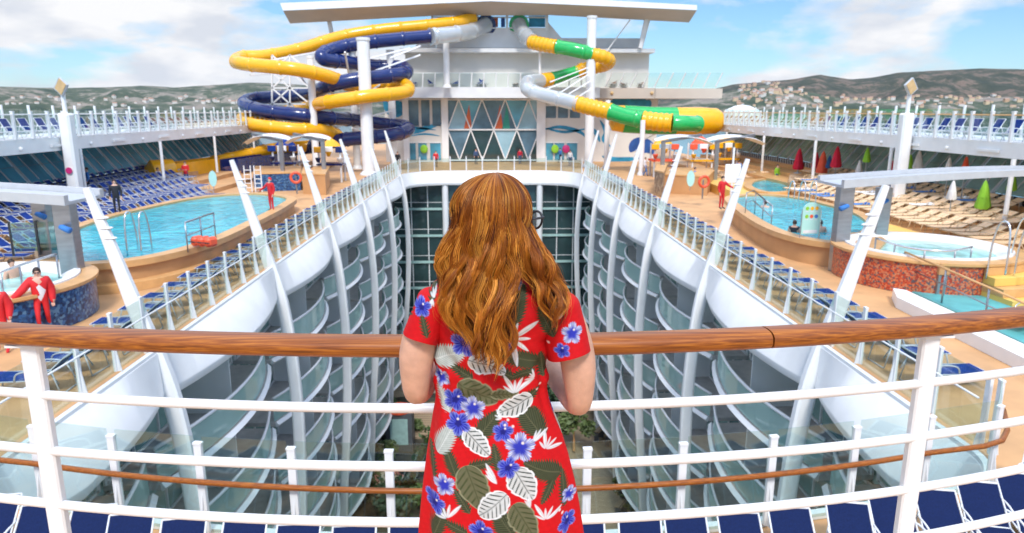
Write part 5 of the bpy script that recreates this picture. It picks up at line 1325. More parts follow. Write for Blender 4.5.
# ---- body: one skin surface
eL, eR = W2(415, 402, 1.66), W2(581, 414, 1.66)
shL, shR = W2(427, 306, 1.675), W2(570, 312, 1.675)
cx = W2(492, 400).x
hx = W2(500, 215, 1.64).x
wL, wR = Vector((cx-.085, 1.985, 1.158)), Vector((cx+.085, 1.985, 1.158))
V = {'pel': (cx, 1.70, .93), 'sp': (cx, 1.71, 1.08), 'ch': (cx, 1.70, 1.28), 'nk0': (cx+.015, 1.69, 1.40), 'nk': (hx-.005, 1.70, 1.455), 'hd': (hx, 1.71, 1.50),
     'shL': shL, 'mL': (shL+eL)/2+Vector((-.012, 0, 0)), 'eL': eL+Vector((0, .02, 0)), 'fL': eL.lerp(wL, .35)+Vector((-.01, .03, 0)), 'wL': wL,
     'shR': shR, 'mR': (shR+eR)/2+Vector((.008, 0, 0)), 'eR': eR+Vector((0, .02, 0)), 'fR': eR.lerp(wR, .35)+Vector((.01, .03, 0)), 'wR': wR,
     'hL': (cx-.09, 1.71, .86), 'kL': (cx-.09, 1.68, .48), 'aL': (cx-.09, 1.72, .10), 'tL': (cx-.10, 1.87, .03),
     'hR': (cx+.09, 1.71, .86), 'kR': (cx+.09, 1.68, .48), 'aR': (cx+.09, 1.72, .10), 'tR': (cx+.10, 1.87, .03)}
nm = list(V); ix = {n: i for i, n in enumerate(nm)}
E = [('pel','sp'),('sp','ch'),('ch','nk0'),('nk0','nk'),('nk','hd')]
for c in 'LR': E += [('ch','sh'+c),('sh'+c,'m'+c),('m'+c,'e'+c),('e'+c,'f'+c),('f'+c,'w'+c),('pel','h'+c),('h'+c,'k'+c),('k'+c,'a'+c),('a'+c,'t'+c)]
rd = {'pel': (.13, .10), 'sp': (.115, .085), 'ch': (.10, .07), 'nk0': (.06, .055), 'nk': .052, 'hd': .05, 'sh': .042, 'm': .051, 'e': .033, 'f': .040, 'w': .024, 'h': .085, 'k': .055, 'a': .036, 't': .032}
me = skin_build([Vector(V[n])-RO for n in nm], [(ix[a], ix[b]) for a, b in E], [rd[n] if n in rd else rd[n[:2]] if n[:2] in rd else rd[n[0]] for n in nm], 2)
M['wskin'] = mat('fair_skin', (.60, .335, .225), .5, var=.11, scale=30, bump=.12, bscale=220)
M['wskin'].node_tree.nodes['Principled BSDF'].inputs['Subsurface Weight'].default_value = .12
M['wskin'].node_tree.nodes['Principled BSDF'].inputs['Subsurface Radius'].default_value = (.02, .008, .004)
me.materials.clear(); me.materials.append(M['wskin'])
# hands resting on the handrail, one over the other
ex = MB()
def hand(w, s, dz):
    w = Vector(w)
    d = Vector((-s*.85, .30, -.05)).normalized(); side = Vector((d.y, -d.x, 0)).normalized()*(1 if s > 0 else -1)
    up = Vector((0, 0, 1))
    pc = w+d*.045+up*dz
    n = 12; vs = []
    for i in range(6):
        u = i/5; c = w+d*(.0+.088*u)+up*(dz*u)
        wd = [.024, .031, .038, .041, .040, .034][i]; th = [.019, .018, .017, .015, .014, .010][i]
        for k in range(n): a = 2*PI*k/n; vs.append(c+side*wd*math.cos(a)+up*th*math.sin(a))
    ex.add(vs, [(i*n+k, i*n+(k+1) % n, (i+1)*n+(k+1) % n, (i+1)*n+k) for i in range(5) for k in range(n)]+[tuple(range(n)), tuple(range(6*n-1, 5*n-1, -1))])
    for k, L in enumerate((.066, .076, .071, .056)):
        b = w+d*.082+side*(.029-.0195*k)+up*dz
        ex.tube(smoothpath([b, b+d*L*.42+up*.004, b+d*L*.75-up*.010, b+d*L*.92-up*.026], 3), [.0092, .009, .0088, .0086, .0084, .0082, .008, .0078, .0072, .006], 8)
    tb = w+d*.03+side*.028+up*dz
    ex.tube(smoothpath([tb, tb+d*.025+side*.020, tb+d*.055+side*.020-up*.006], 3), [.012, .0115, .011, .0105, .010, .009, .0075], 8)
hand(wL, -1, 0.0); hand(wR, 1, .012)
# head: shaped skull with face, turned to the right
hc = Vector((hx-.013, 1.680, 1.530)); HR = R(-51)   # turned to her right-hand side
n, mm = 40, 30; vs = []
for i in range(mm+1):
    t = PI*i/mm
    for k in range(n):
        a = 2*PI*k/n; x = math.sin(t)*math.cos(a); y = math.sin(t)*math.sin(a); z = math.cos(t)
        X, Yh, Z = x*.072, y*.092, z*.112
        if z < -.1: X *= 1+.22*(z+.1); 
        if z < -.2 and y < 0: Yh *= 1+.35*(z+.2)
        if y > 0:
            f = max(0, y)
            Yh += .020*math.exp(-((x/.16)**2+((z+.12)/.17)**2))*f            # nose
            Yh += .010*math.exp(-((x/.20)**2+((z+.02)/.14)**2))*f
            Yh += .007*math.exp(-((x/.30)**2+((z+.50)/.07)**2))*f           # lips
            Yh -= .004*math.exp(-((x/.4)**2+((z+.40)/.04)**2))*f
            Yh += .010*math.exp(-((x/.35)**2+((z+.82)/.18)**2))             # chin
            for s in (-1, 1): Yh -= .011*math.exp(-(((x-s*.42)/.2)**2+((z-.08)/.13)**2))*f; 
            for s in (-1, 1): Yh += .004*math.exp(-(((x-s*.55)/.2)**2+((z+.22)/.15)**2))*f
        ca, sa = math.cos(HR), math.sin(HR)
        vs.append(hc+Vector((X*ca-Yh*sa, X*sa+Yh*ca, Z)))
ex.add(vs, [(i*n+k, i*n+(k+1) % n, (i+1)*n+(k+1) % n, (i+1)*n+k) for i in range(mm) for k in range(n)])
def HP(x, y, z): ca, sa = math.cos(HR), math.sin(HR); return hc+Vector((x*ca-y*sa, x*sa+y*ca, z))
for s in (-1, 1):
    ear = [HP(s*.072, -.005, .02), HP(s*.082, -.015, .025), HP(s*.083, -.018, 0), HP(s*.076, -.008, -.025)]
    ex.tube(ear, [.008, .011, .010, .007], 8)
bm = bmesh.new(); bm.from_mesh(me); ex.v = [tuple(Vector(v)-RO) for v in ex.v]; em = ex.mesh('e', M['wskin']); bm.from_mesh(em); bm.to_mesh(me); bm.free()
for f in me.polygons: f.use_smooth = True
body = link('body', me, root)
def wb(name, mt, fn, parent=root, smooth=True):
    m = MB(); fn(m); m.v = [tuple(Vector(v)-RO) for v in m.v]; return m.build(name, mt, parent, smooth=smooth)
M['eyewhite'] = mat('eye_white', (.8, .78, .75), .2); M['iris'] = mat('iris', (.06, .10, .10), .2); M['lips'] = mat('lips', (.5, .13, .11), .4)
for s in (-1, 1):
    wb('eye', 'eyewhite', lambda m: m.ball(HP(s*.030, .076, .010), .0118, 14, 10)); wb('iris', 'iris', lambda m: m.ball(HP(s*.030, .0845, .010), .0052, 10, 8))
    wb('eyebrow', 'lips' if False else 'hairdark', lambda m: m.tube([HP(s*.014, .093, .034), HP(s*.030, .090, .040), HP(s*.048, .080, .034)], [.002, .003, .0015], 6))
wb('mouth', 'lips', lambda m: (m.tube([HP(-.022, .086, -.055), HP(-.008, .094, -.051), HP(0, .094, -.053), HP(.008, .094, -.051), HP(.022, .086, -.055)], [.001, .0038, .0035, .0038, .001], 8), m.tube([HP(-.02, .086, -.057), HP(0, .092, -.062), HP(.02, .086, -.057)], [.001, .0048, .001], 8)))
# glasses
gr = None
def GP(x, y, z): return HP(x, y, z-.002)
def frame(m):
    for s in (-1, 1):
        P = [GP(s*.034+.026*math.cos(a)*(1+.06*math.sin(a)), .112-abs(s*.034+.026*math.cos(a))*.17, .006+.0215*math.sin(a)+.004*math.cos(a)*s) for a in np.linspace(0, 2*PI, 25)[:-1]]
        m.tube(P, .0031, 6, closed=True)
        m.tube([GP(s*.061, .100, .018), GP(s*.080, .088, .019), GP(s*.084, .02, .018), GP(s*.080, -.02, .008)], [.0035, .0032, .0026, .002], 6)
    m.tube([GP(-.010, .108, .010), GP(.010, .108, .010)], .0025, 6)
gr = wb('glasses', 'dark', frame)
M['lens'] = glassmat('spectacle_lens', (.93, .96, .97), .12)
wb('lens', 'lens', lambda m: [m.add([GP(s*.034+.026*math.cos(a), .112-abs(s*.034+.026*math.cos(a))*.17, .006+.0215*math.sin(a)) for a in np.linspace(0, 2*PI, 21)[:-1]], [tuple(range(20))]) for s in (-1, 1)], gr)

# ---- dress: measured cross sections, lofted
rows = [  # row, left px, right px, half depth, y centre
    (273, 474, 524, .060, 1.68), (275.5, 462, 534, .066, 1.68), (278, 450, 545, .072, 1.68), (281, 440, 554, .080, 1.68), (285, 432, 562, .086, 1.685), (292, 428, 567, .100, 1.685), (306, 427, 569, .108, 1.69), (320, 429, 563, .112, 1.695), (335, 432, 552, .108, 1.70),
    (350, 433.5, 548, .110, 1.70), (365, 435, 546, .106, 1.70), (380, 436, 546, .098, 1.70), (392, 436, 547, .093, 1.70), (402, 435, 549, .094, 1.70), (415, 433, 554, .100, 1.70), (432, 431, 561, .108, 1.70), (452, 428.5, 567, .114, 1.70), (480, 425.5, 573, .120, 1.70), (505, 423.5, 577, .125, 1.70), (533, 421, 581, .130, 1.70), (575, 418, 588, .140, 1.70), (640, 413, 598, .15, 1.70)]
Yb = 1.60
cs = []
for r, a, b, hd, yc in rows:
    L, Rr = at(a, r, Y=yc-.02), at(b, r, Y=yc-.02); back = at(500, r, Y=yc-hd)
    cs.append((L.z, (L.x+Rr.x)/2, (Rr.x-L.x)/2, hd, yc))
cs.sort(key=lambda t: -t[0]); zs = np.array([c[0] for c in cs])
NA, NZ = 640, 640
zz = np.linspace(zs[0], .56, NZ); inter = lambda j: np.interp(-zz, -zs, [c[j] for c in cs])
CX, HW, HD, YC = inter(1), inter(2), inter(3), inter(4)
sm = lambda A: np.convolve(np.pad(A, 3, mode='edge'), np.ones(7)/7, 'valid')
CX, HW, HD, YC = sm(CX), sm(HW), sm(HD), sm(YC)
ang = np.linspace(0, 2*PI, NA, endpoint=False)
cA, sA = np.cos(ang), np.sin(ang)
ex_ = .86
X = CX[:, None]+HW[:, None]*np.sign(cA)*np.abs(cA)**ex_; Yy = YC[:, None]+HD[:, None]*np.sign(sA)*np.abs(sA)**ex_
Zz = np.repeat(zz[:, None], NA, 1)
# spine hollow, gathers at the waist and soft folds
wz = np.array([W2(0, 398).z])[0]
backm = np.clip(-sA, 0, 1)[None, :]
fold = .0042*np.sin(ang*17+Zz*14+np.sin(ang*3)*2)*np.exp(-((Zz-wz)/.07)**2)+.0085*np.sin(ang*9+1.0+Zz*3.5+np.sin(ang*4)*.8)*np.clip((wz-Zz)/.35, 0, 1)+.0022*np.sin(ang*5+Zz*38+np.sin(Zz*22)*2)*np.clip((Zz-wz)/.1, 0, 1)
fold += .0035*np.sin(X*34+Zz*85+np.sin(X*60)*1.2)*np.exp(-((Zz-(wz+.05))/.08)**2)
fold += .003*np.sin(np.abs(X-CX[:, None])*70-Zz*60)*np.exp(-((Zz-(wz+.17))/.06)**2)*np.clip(np.abs(X-CX[:, None])/.08, 0, 1)
belt = .0025*np.exp(-((Zz-wz-.004)/.012)**4)
fold = fold+belt
X += cA[None, :]*fold; Yy += sA[None, :]*fold
Yy += .014*np.exp(-((X-CX[:, None])/.022)**2)*backm*np.clip((Zz-wz+.05)/.1, 0, 1)
# shoulder line slopes down away from the neck
Zz = Zz-.0*np.clip(np.abs(X-CX[:, None])-.055, 0, 1)*np.exp(-((Zz-zs[0])/.045)**2)*3.0
verts = np.stack([X, Yy, Zz], -1).reshape(-1, 3)
def sleeve(A, Bp, ra, rb, n=190, m=110, fl=1.0):
    A, Bp = Vector(A), Vector(Bp); d = (Bp-A).normalized(); u = d.cross(Vector((0, 1, 0))).normalized(); v = u.cross(d); out = []
    for i in range(m):
        t = i/(m-1); c = A.lerp(Bp, t); r = ra+(rb-ra)*t
        if t < .25: r *= math.sqrt(max(0.02, 1-((.25-t)/.25)**2))
        for k in range(n):
            a = 2*PI*k/n; w_ = 1+.025*math.sin(3*a+t*5)*t; q = c+u*r*w_*math.cos(a)+v*r*w_*1.3*math.sin(a)+d*(.004*math.sin(2*a+1)*t); out.append(q)
    return out, n, m
sl = [sleeve(W2(440, 289, 1.668), W2(421.5, 337, 1.66), .046, .0455), sleeve(W2(556, 292, 1.668), W2(569, 352, 1.66), .050, .056)]
# hem of sleeves tilts; build one dress mesh
allv = [verts]; faces = []
idx = np.arange(NZ*NA).reshape(NZ, NA); a_ = idx[:-1, :]; b_ = np.roll(idx, -1, 1)[:-1, :]; c_ = np.roll(idx, -1, 1)[1:, :]; d_ = idx[1:, :]
F4 = [np.stack([a_, b_, c_, d_], -1).reshape(-1, 4)]; off = NZ*NA
for out, n_s, m_s in sl:
    allv.append(np.array([tuple(q) for q in out])); ii = np.arange(n_s*m_s).reshape(m_s, n_s)+off
    F4.append(np.stack([ii[:-1], np.roll(ii, -1, 1)[:-1], np.roll(ii, -1, 1)[1:], ii[1:]], -1).reshape(-1, 4)); off += n_s*m_s
VV = np.concatenate(allv); FF = np.concatenate(F4)
# ---- printed pattern, painted per vertex in metres across the cloth
k0 = at(492, 400, Y=1.6)
PXM = (at(592, 400, Y=1.60).x-at(492, 400, Y=1.60).x)/100.0     # metres per unit of the measured layout
col = np.tile(np.array([.52, .002, .005]), (len(VV), 1))
def uvof(V_): return V_[:, 0], V_[:, 2]
Ux, Uz = uvof(VV)
# the front of the dress gets the same repeat shifted
front = VV[:, 1] > 1.70
Ux = np.where(front, -Ux+.05, Ux)
nzz = (np.sin(Ux*310+Uz*170)+np.sin(Uz*420-Ux*90))*.5
def place(px, py): p = at(px, py, Y=1.60); return p.x, p.z
def local(px, py, rot):
    x0, z0 = place(px, py); dx, dz = (Ux-x0)/PXM, (Uz-z0)/PXM; c, s = math.cos(R(rot)), math.sin(R(rot))
    return dx*c+dz*s, -dx*s+dz*c       # units of layout, x right z up, rotated by rot
def paint(mask, c):
    m_ = np.clip(mask, 0, 1)[:, None]; col[:] = col*(1-m_)+np.array(c)*m_
ss = lambda e: np.clip(.5-e/1.1, 0, 1)
WH = (.66, .66, .66); OL = (.115, .11, .055); DK = (.028, .036, .014); BL = (.022, .03, .34); BD = (.01, .01, .15); LB = (.33, .38, .72); GY = (.34, .37, .33)
def hib(px, py, r, rot=0, light=0):
    r *= .98
    x, z = local(px, py, rot); d = np.hypot(x, z); a = np.arctan2(z, x)
    pet = np.abs(np.cos(2.5*a)); R_ = r*(.58+.42*pet**.6)*(1+.05*np.sin(a*31))
    paint(ss(d-R_), BL); fr = d/R_
    st = (.5+.5*np.sin(a*40+fr*4))
    paint(ss(d-R_)*np.clip((fr-.55-(.18 if not light else -.12))/.35, 0, 1)*(.35+.65*st), WH if light else LB)
    paint(ss(d-R_)*np.clip(1-np.abs(pet)*3.2, 0, 1)*np.clip(fr*2-.3, 0, 1), BD)
    paint(ss(d-R_)*np.clip(np.sin(a*17+fr*3)-.2, 0, 1)*np.clip((fr-.25)*2.5, 0, 1)*.75, (.20, .25, .66))
    paint(ss(d-R_)*ss(np.abs(np.abs(pet)-.97)*9-.2)*np.clip(fr*2-.4, 0, 1)*.7, BD)
    paint(ss(d-R_*.3), BD if not light else BL); 
    paint(ss(np.hypot(x-r*.25, z-r*.25)-r*.09), (.7, .6, .5))
def leafshape(x, z, L, Wd):
    u = (z+L)/(2*L); w_ = Wd*np.sqrt(np.clip(np.sin(PI*np.clip(u, 0, 1)), 0, 1))*(1.15-.5*u); return np.where((u > 0) & (u < 1), np.abs(x)-w_, 5.0), u, w_
def monstera(px, py, L, Wd, rot, fill, vein, edge=None):
    L *= 1.02; Wd *= 1.05
    x, z = local(px, py, rot); e, u, w_ = leafshape(x, z, L, Wd); e = e+np.clip(np.sin(u*24+np.abs(x)/Wd*3.0)-.25, 0, 1)*3.2*np.clip(np.abs(x)/Wd-.35, 0, 1)
    if edge: paint(ss(e-.9), edge)
    paint(ss(e+.6), fill)
    v = np.sin((z-np.abs(x)*.75)*2*PI/ (L*.30)); paint(ss(e+1.2)*np.clip((v-.35)*2.5, 0, 1)*np.clip(np.abs(x)/Wd*4, 0, 1), vein)
    paint(ss(e+.8)*ss(np.abs(x)-.45), vein)
def frond(px, py, L, Wd, rot, c1=DK, c2=OL):
    L *= 1.2; Wd *= 1.2
    x, z = local(px, py, rot); e, u, w_ = leafshape(x, z, L, Wd); e = e+1.6*np.sin(z*2*PI/3.4-np.abs(x)*1.5)*np.clip(np.abs(x)/Wd*1.6, 0, 1)
    paint(ss(e), c1); v = np.sin((z-np.abs(x)*.9)*2*PI/2.6); paint(ss(e+.4)*np.clip(v, 0, 1)*.6, c2); paint(ss(e+.5)*ss(np.abs(x)-.3), c2)
def star(px, py, r, rot, n=5, spread=140, c=WH, sh=GY):
    for k in range(n):
        aa = rot-spread/2+spread*k/(n-1); L = 1.25*r*(.75+.25*math.sin(k*2.3+1))
        x, z = local(px, py, aa); z = z-L*.55; Wd = max(.8, L*.095); u = z/(L*.5); e = np.abs(x)-Wd*np.clip(1-u*u, 0, 1)**.85; e = np.where(np.abs(u) < 1, e, 5)
        paint(ss(e), c); paint(ss(e+.5)*ss(np.abs(x-Wd*.3)-.35)*.8, sh)
def stem(px, py, L, rot, c=DK): 
    x, z = local(px, py, rot); paint(ss(np.abs(x)-.6)*ss(np.abs(z)-L), c)
# measured layout of the print: fronds below, blossoms on top
for a in ((460, 372, 12, 5, 60), (520, 375, 13, 5, 100), (450, 462, 15, 6, 20), (482, 462, 12, 5, -70), (462, 500, 13, 5, 30), (548, 490, 12, 5, 150), (540, 425, 14, 5, 20), (496, 455, 12, 5, 10), (466, 438, 10, 5, 80), (530, 400, 11, 5, -50), (455, 525, 12, 5, 60), (517, 306, 19, 8, -18), (546, 322, 15, 6, 25), (519, 359, 21, 8, 72), (543, 369, 13, 5, 8), (489, 424, 14, 9, -40), (529, 421, 17, 10, 35), (543, 470, 19, 9, 62), (565, 494, 17, 4.5, 5), (504, 517, 15, 11, 30), (439, 523, 16, 7, -20), (431, 468, 15, 3.5, 8), (424, 326, 11, 3.5, 12), (409, 306, 13, 2.5, -8), (432, 291, 12, 3, -5), (505, 372, 7, 5, 60), (470, 300, 12, 7, 20), (455, 320, 10, 6, -20)): frond(*a)
for a in ((449.5, 357, 16, 10, -62), (446, 441, 17, 8, -28), (443, 404, 13, 5.5, 22), (483, 345, 12, 8, 50)): frond(*a, c1=GY, c2=(.6, .62, .58))
for a in ((478, 394, 22, 13, -118), (474, 486, 24, 17, -160), (524, 518, 22, 14, -150), (505, 395, 14, 6, -80)): monstera(*a, OL, (.05, .06, .02), (.24, .23, .13))
for a in ((487, 365, 19, 11, -110), (477, 442, 17, 11, -135), (493, 501, 18, 14, 130), (523, 482, 19, 15, -150), (515, 408, 19, 11, 115), (560, 303, 16, 8, 170), (476, 318, 13, 8, 40)): monstera(*a, (.52, .52, .49), (.07, .08, .07), (.74, .74, .72))
for a in ((512, 338, 24, -75, 6, 190), (515, 394, 19, 0, 5, 110), (546, 452, 15, -30, 5, 130), (447, 517, 17, 20, 5, 130), (545, 516, 16, 0, 5, 130), (533, 443, 15, -40, 3, 40), (497, 480, 20, 38, 3, 22), (420, 287, 9, -60, 3, 60), (432, 300, 10, 170, 3, 40), (502, 420, 9, 60, 3, 60), (530, 505, 13, 20, 3, 30), (535, 380, 8, 60, 4, 90), (434, 300, 8, 20, 3, 50)): star(a[0], a[1], a[2], a[3], a[4], a[5])
for a in ((421, 309, 10, 20), (464, 343, 14, 10), (551, 290, 8, 0), (572, 333, 11, 15, 1), (562, 350, 8, 40), (440, 383, 10, 40, 1), (455, 403, 13, 0), (473, 410, 13, 25, 1), (458, 426, 13, 50), (503, 432, 11, 10), (520, 447, 16, 15, 1), (508, 466, 12, 0), (444, 486, 12, 30, 1), (434, 506, 12, 10), (481, 527, 13, 20), (503, 535, 10, 50, 1), (571, 503, 9, 0, 1), (568, 527, 11, 40), (429, 276, 5, 0), (505, 345, 8, 0), (516, 285, 6, 10, 1), (425, 410, 4, 0)): hib(*a)
for px, py in ((513, 427), (508, 421), (505, 426), (538, 394), (541, 390), (560, 512), (563, 516), (549, 345), (470, 335)): 
    x, z = local(px, py, 0); paint(ss(np.hypot(x, z)-1.3), (.78, .6, .55))
# below the measured part the print simply repeats
rep = Uz < place(500, 545)[1]
src_rows = None
rg = random.Random(4)
for i in range(26):
    px, py = rg.uniform(415, 590), rg.uniform(552, 650); q = rg.random()
    if q < .4: hib(px, py, rg.uniform(10, 15), rg.uniform(0, 70), rg.randrange(2))
    elif q < .6: monstera(px, py, 20, 13, rg.uniform(0, 360), OL, (.05, .06, .02), (.24, .23, .13))
    elif q < .8: monstera(px, py, 18, 12, rg.uniform(0, 360), (.6, .6, .58), (.1, .11, .1), (.78, .78, .76))
    else: frond(px, py, 18, 8, rg.uniform(0, 360))
col *= (1+.05*nzz)[:, None]
me = bpy.data.meshes.new('dress'); me.vertices.add(len(VV)); me.vertices.foreach_set('co', (VV-np.array(RO)).astype(np.float32).ravel())
def fill_faces(me, FF):
    n = len(FF); me.loops.add(n*4); me.loops.foreach_set('vertex_index', FF.astype(np.int32).ravel()); me.polygons.add(n)
    me.polygons.foreach_set('loop_start', np.arange(0, n*4, 4, dtype=np.int32)); me.polygons.foreach_set('loop_total', np.full(n, 4, np.int32)); me.polygons.foreach_set('use_smooth', np.ones(n, bool)); me.update(calc_edges=True)
fill_faces(me, FF)
ca = me.color_attributes.new('print', 'FLOAT_COLOR', 'POINT'); ca.data.foreach_set('color', np.concatenate([np.clip(col, 0, 1), np.ones((len(col), 1))], 1).astype(np.float32).ravel())
m_, nt, b = newmat('red_floral_cotton'); b.inputs['Roughness'].default_value = .72; b.inputs['Specular IOR Level'].default_value = .25
at_ = nt.nodes.new('ShaderNodeAttribute'); at_.attribute_name = 'print'; nt.links.new(at_.outputs['Color'], b.inputs['Base Color'])
tc = nt.nodes.new('ShaderNodeTexCoord'); n_ = nt.nodes.new('ShaderNodeTexNoise'); n_.inputs['Scale'].default_value = 26; n_.inputs['Detail'].default_value = 3; nt.links.new(tc.outputs['Object'], n_.inputs['Vector'])
bp = nt.nodes.new('ShaderNodeBump'); bp.inputs['Strength'].default_value = .35; bp.inputs['Distance'].default_value = .006; nt.links.new(n_.outputs['Fac'], bp.inputs['Height']); nt.links.new(bp.outputs['Normal'], b.inputs['Normal'])
me.materials.append(m_); dress = link('dress', me, root)
# shoes
for s in (-1, 1):
    wb('shoe', 'shirt', lambda m: m.tube(smoothpath([(cx+s*.095, 1.68, .035), (cx+s*.095, 1.75, .04), (cx+s*.10, 1.86, .032), (cx+s*.10, 1.93, .025)], 3), [.036, .04, .042, .042, .044, .044, .043, .04, .034, .024], 12))

# ---- hair: waves of fine strands falling from the crown
def hxz(px, py, Y=1.575): p = at(px, py, Y=Y); return p.x, p.z
OT = [(176, 488, 499, 499, 512), (180, 474, 499, 499, 525), (186, 465, 502, 502, 528), (195, 457, 505, 505, 531), (208, 451, 507, 507, 532), (222, 448, 509, 509, 531), (238, 445, 511, 512, 535), (255, 442, 513, 515, 549), (272, 438, 514, 523, 557), (288, 440, 513, 533, 564), (305, 445, 511, 542, 565), (320, 451, 511, 549, 562), (340, 459, 511, 552, 560), (356, 469, 507, 552, 558), (364, 478, 500, 552, 558)]
zl = np.array([hxz(q[1], q[0])[1] for q in OT]); TX = [np.array([hxz(q[k], q[0])[0] for q in OT]) for k in (1, 2, 3, 4)]
US = .30
def xmap(z, u):
    A_, B_, C_, D_ = [np.interp(-z, -zl, t) for t in TX]
    return A_+(B_-A_)*(u+1)/(1+US) if u < US else C_+(D_-C_)*(u-US)/(1-US)
ztop = zl[0]; zear = hxz(0, 218)[1]; ztip = hxz(0, 352)[1]
HC = Vector((hxz(491, 218)[0], 1.665, zear-.005)); RXh = (hxz(532, 218)[0]-hxz(450, 218)[0])/2; RYh = .115; RZh = ztop-HC.z
crown = np.array([hx+.008, 1.655, ztop])
NL, NS, T = 620, 19, 44
g = np.random.default_rng(21)
strands = []; cols = []; rads = []
def cloth_back(x, z):
    """y of the back of the dress"""
    yb = np.interp(-z, -np.array([zs[0]+.12, zs[0], zs[0]-.05, zs[0]-.12, zs[0]-.3]), [1.625, 1.605, 1.583, 1.576, 1.582])
    return yb+.07*np.abs((x-HC.x)/.20)**3
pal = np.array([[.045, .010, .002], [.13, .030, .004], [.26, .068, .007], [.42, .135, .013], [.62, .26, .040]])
def sstep(x): x = np.clip(x, 0, 1); return x*x*(3-2*x)
NH = 14
NB = 30
big = []
for q in range(NB):
    uq = -1+2*(q+.5)/NB+g.uniform(-.02, .02)
    big.append(dict(u=uq, amp=g.uniform(.008, .0165), wl=g.uniform(.10, .155), ph=g.uniform(0, 2*PI), proud=g.uniform(-.012, .016), col=g.choice([1, 2, 3, 4], p=[.25, .35, .27, .13]), tip=g.uniform(-.02, .05)))
for l in range(NL):
    layer = (l % 10)/9.0
    Bq = big[g.integers(NB)]
    if g.random() < .10: Bq = big[g.choice([0, 1, NB-1, NB-2])]
    uu0 = float(np.clip(Bq['u']+g.standard_normal()*.030, -1, 1))
    if (Bq['u'] < US) != (uu0 < US): uu0 = Bq['u']
    if layer > .6: uu0 = g.uniform(-1, 1)
    ci = Bq['col'] if layer < .5 else g.choice([0, 1, 2], p=[.6, .3, .1])  # inner locks coloured darker, painting shade into the gaps between locks
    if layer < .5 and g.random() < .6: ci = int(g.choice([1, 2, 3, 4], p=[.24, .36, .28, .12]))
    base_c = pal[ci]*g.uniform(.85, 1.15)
    if uu0 > US+.12 and l % 5 in (1, 3, 4): continue
    tipz = ztip+.02*g.standard_normal()+.028*(uu0+.35)**2
    if uu0 > US: tipz = hxz(0, g.uniform(292, 330))[1]+.0
    elif uu0 < -.7: tipz += g.uniform(.02, .09)
    tipz += Bq['tip']*(1 if uu0 < US else .3)
    if g.random() < .15: tipz += g.uniform(.02, .10)
    amp = Bq['amp']*g.uniform(.85, 1.15); wl = Bq['wl']; ph = Bq['ph']+g.standard_normal()*.28; proud = Bq['proud'] if layer < .5 else 0
    if layer >= .5: amp *= .6; ph = g.uniform(0, 6.28)
    spread = g.uniform(.0026, .0055); tw = g.uniform(-2, 2)
    for s in range(NS):
        du, dv = np.clip(g.standard_normal(2)*.55, -1.2, 1.2)
        u = float(np.clip(uu0+du*.035, -1, 1))
        if (uu0 < US) != (u < US): u = uu0
        f = math.asin(u); lay = .925+.075*(1-layer)
        th = np.linspace(.03, 1.0, NH)*PI/2
        tz = tipz+g.standard_normal()*.010
        zf = np.linspace(HC.z, tz, T-NH+1)[1:]
        zh = HC.z+RZh*(.955+.045*(1-layer))*np.cos(th)**.92
        xh = HC.x+RXh*lay*np.sin(th)*u+.012*(1-np.sin(th)); yh = HC.y-RYh*lay*np.sin(th)*math.cos(f)
        drop = (HC.z-zf)/(HC.z-ztip); bl = sstep(drop*2.6)
        xo = xmap(zf, u)
        if u > US: xo = np.where(zf > HC.z-.02, xo, xo)
        xf = xo*bl+(HC.x+RXh*lay*u)*(1-bl)
        # the wave builds up smoothly from the crown to the ends
        zall = np.concatenate([zh, zf]); xa = np.concatenate([xh, xf])
        arc = np.concatenate([np.linspace(-.13, 0, NH), HC.z-zf]); env = sstep((arc+.09)/.20)
        k_ = 2*PI*arc/wl+ph
        taper = np.concatenate([np.interp(np.linspace(0, 1, NH), [0, .5, 1], [.45, 1.1, 1.25]), np.interp(drop/max(.3, (HC.z-tz)/(HC.z-ztip)), [0, .6, 1], [1.25, 1.0, .35])])
        xa = xa+env*amp*np.sin(k_)+spread*taper*(du*np.cos(tw*arc*6)+dv*np.sin(tw*arc*6)*.5)
        backy = cloth_back(xf, zf); hwf = abs(u) if u < US else .6
        bulk = .060*(1-hwf**2.4)*(1-.5*drop)+.014
        yrest = backy-.008-bulk*(1-layer)**1.0-proud*np.clip(drop*3, 0, 1)
        yf = (HC.y-RYh*lay*math.cos(f))*(1-bl)+yrest*bl
        ya = np.concatenate([yh, yf])+env*amp*.8*np.cos(k_)*(.5+.5*(1-layer))+dv*spread*taper*.7
        ya[NH:] = np.minimum(ya[NH:], backy-.003)
        strands.append(np.stack([xa, ya, zall], -1)); cols.append(np.clip(base_c*(1+.10*g.standard_normal()), .008, .9)); rads.append(g.uniform(.0005, .0009))
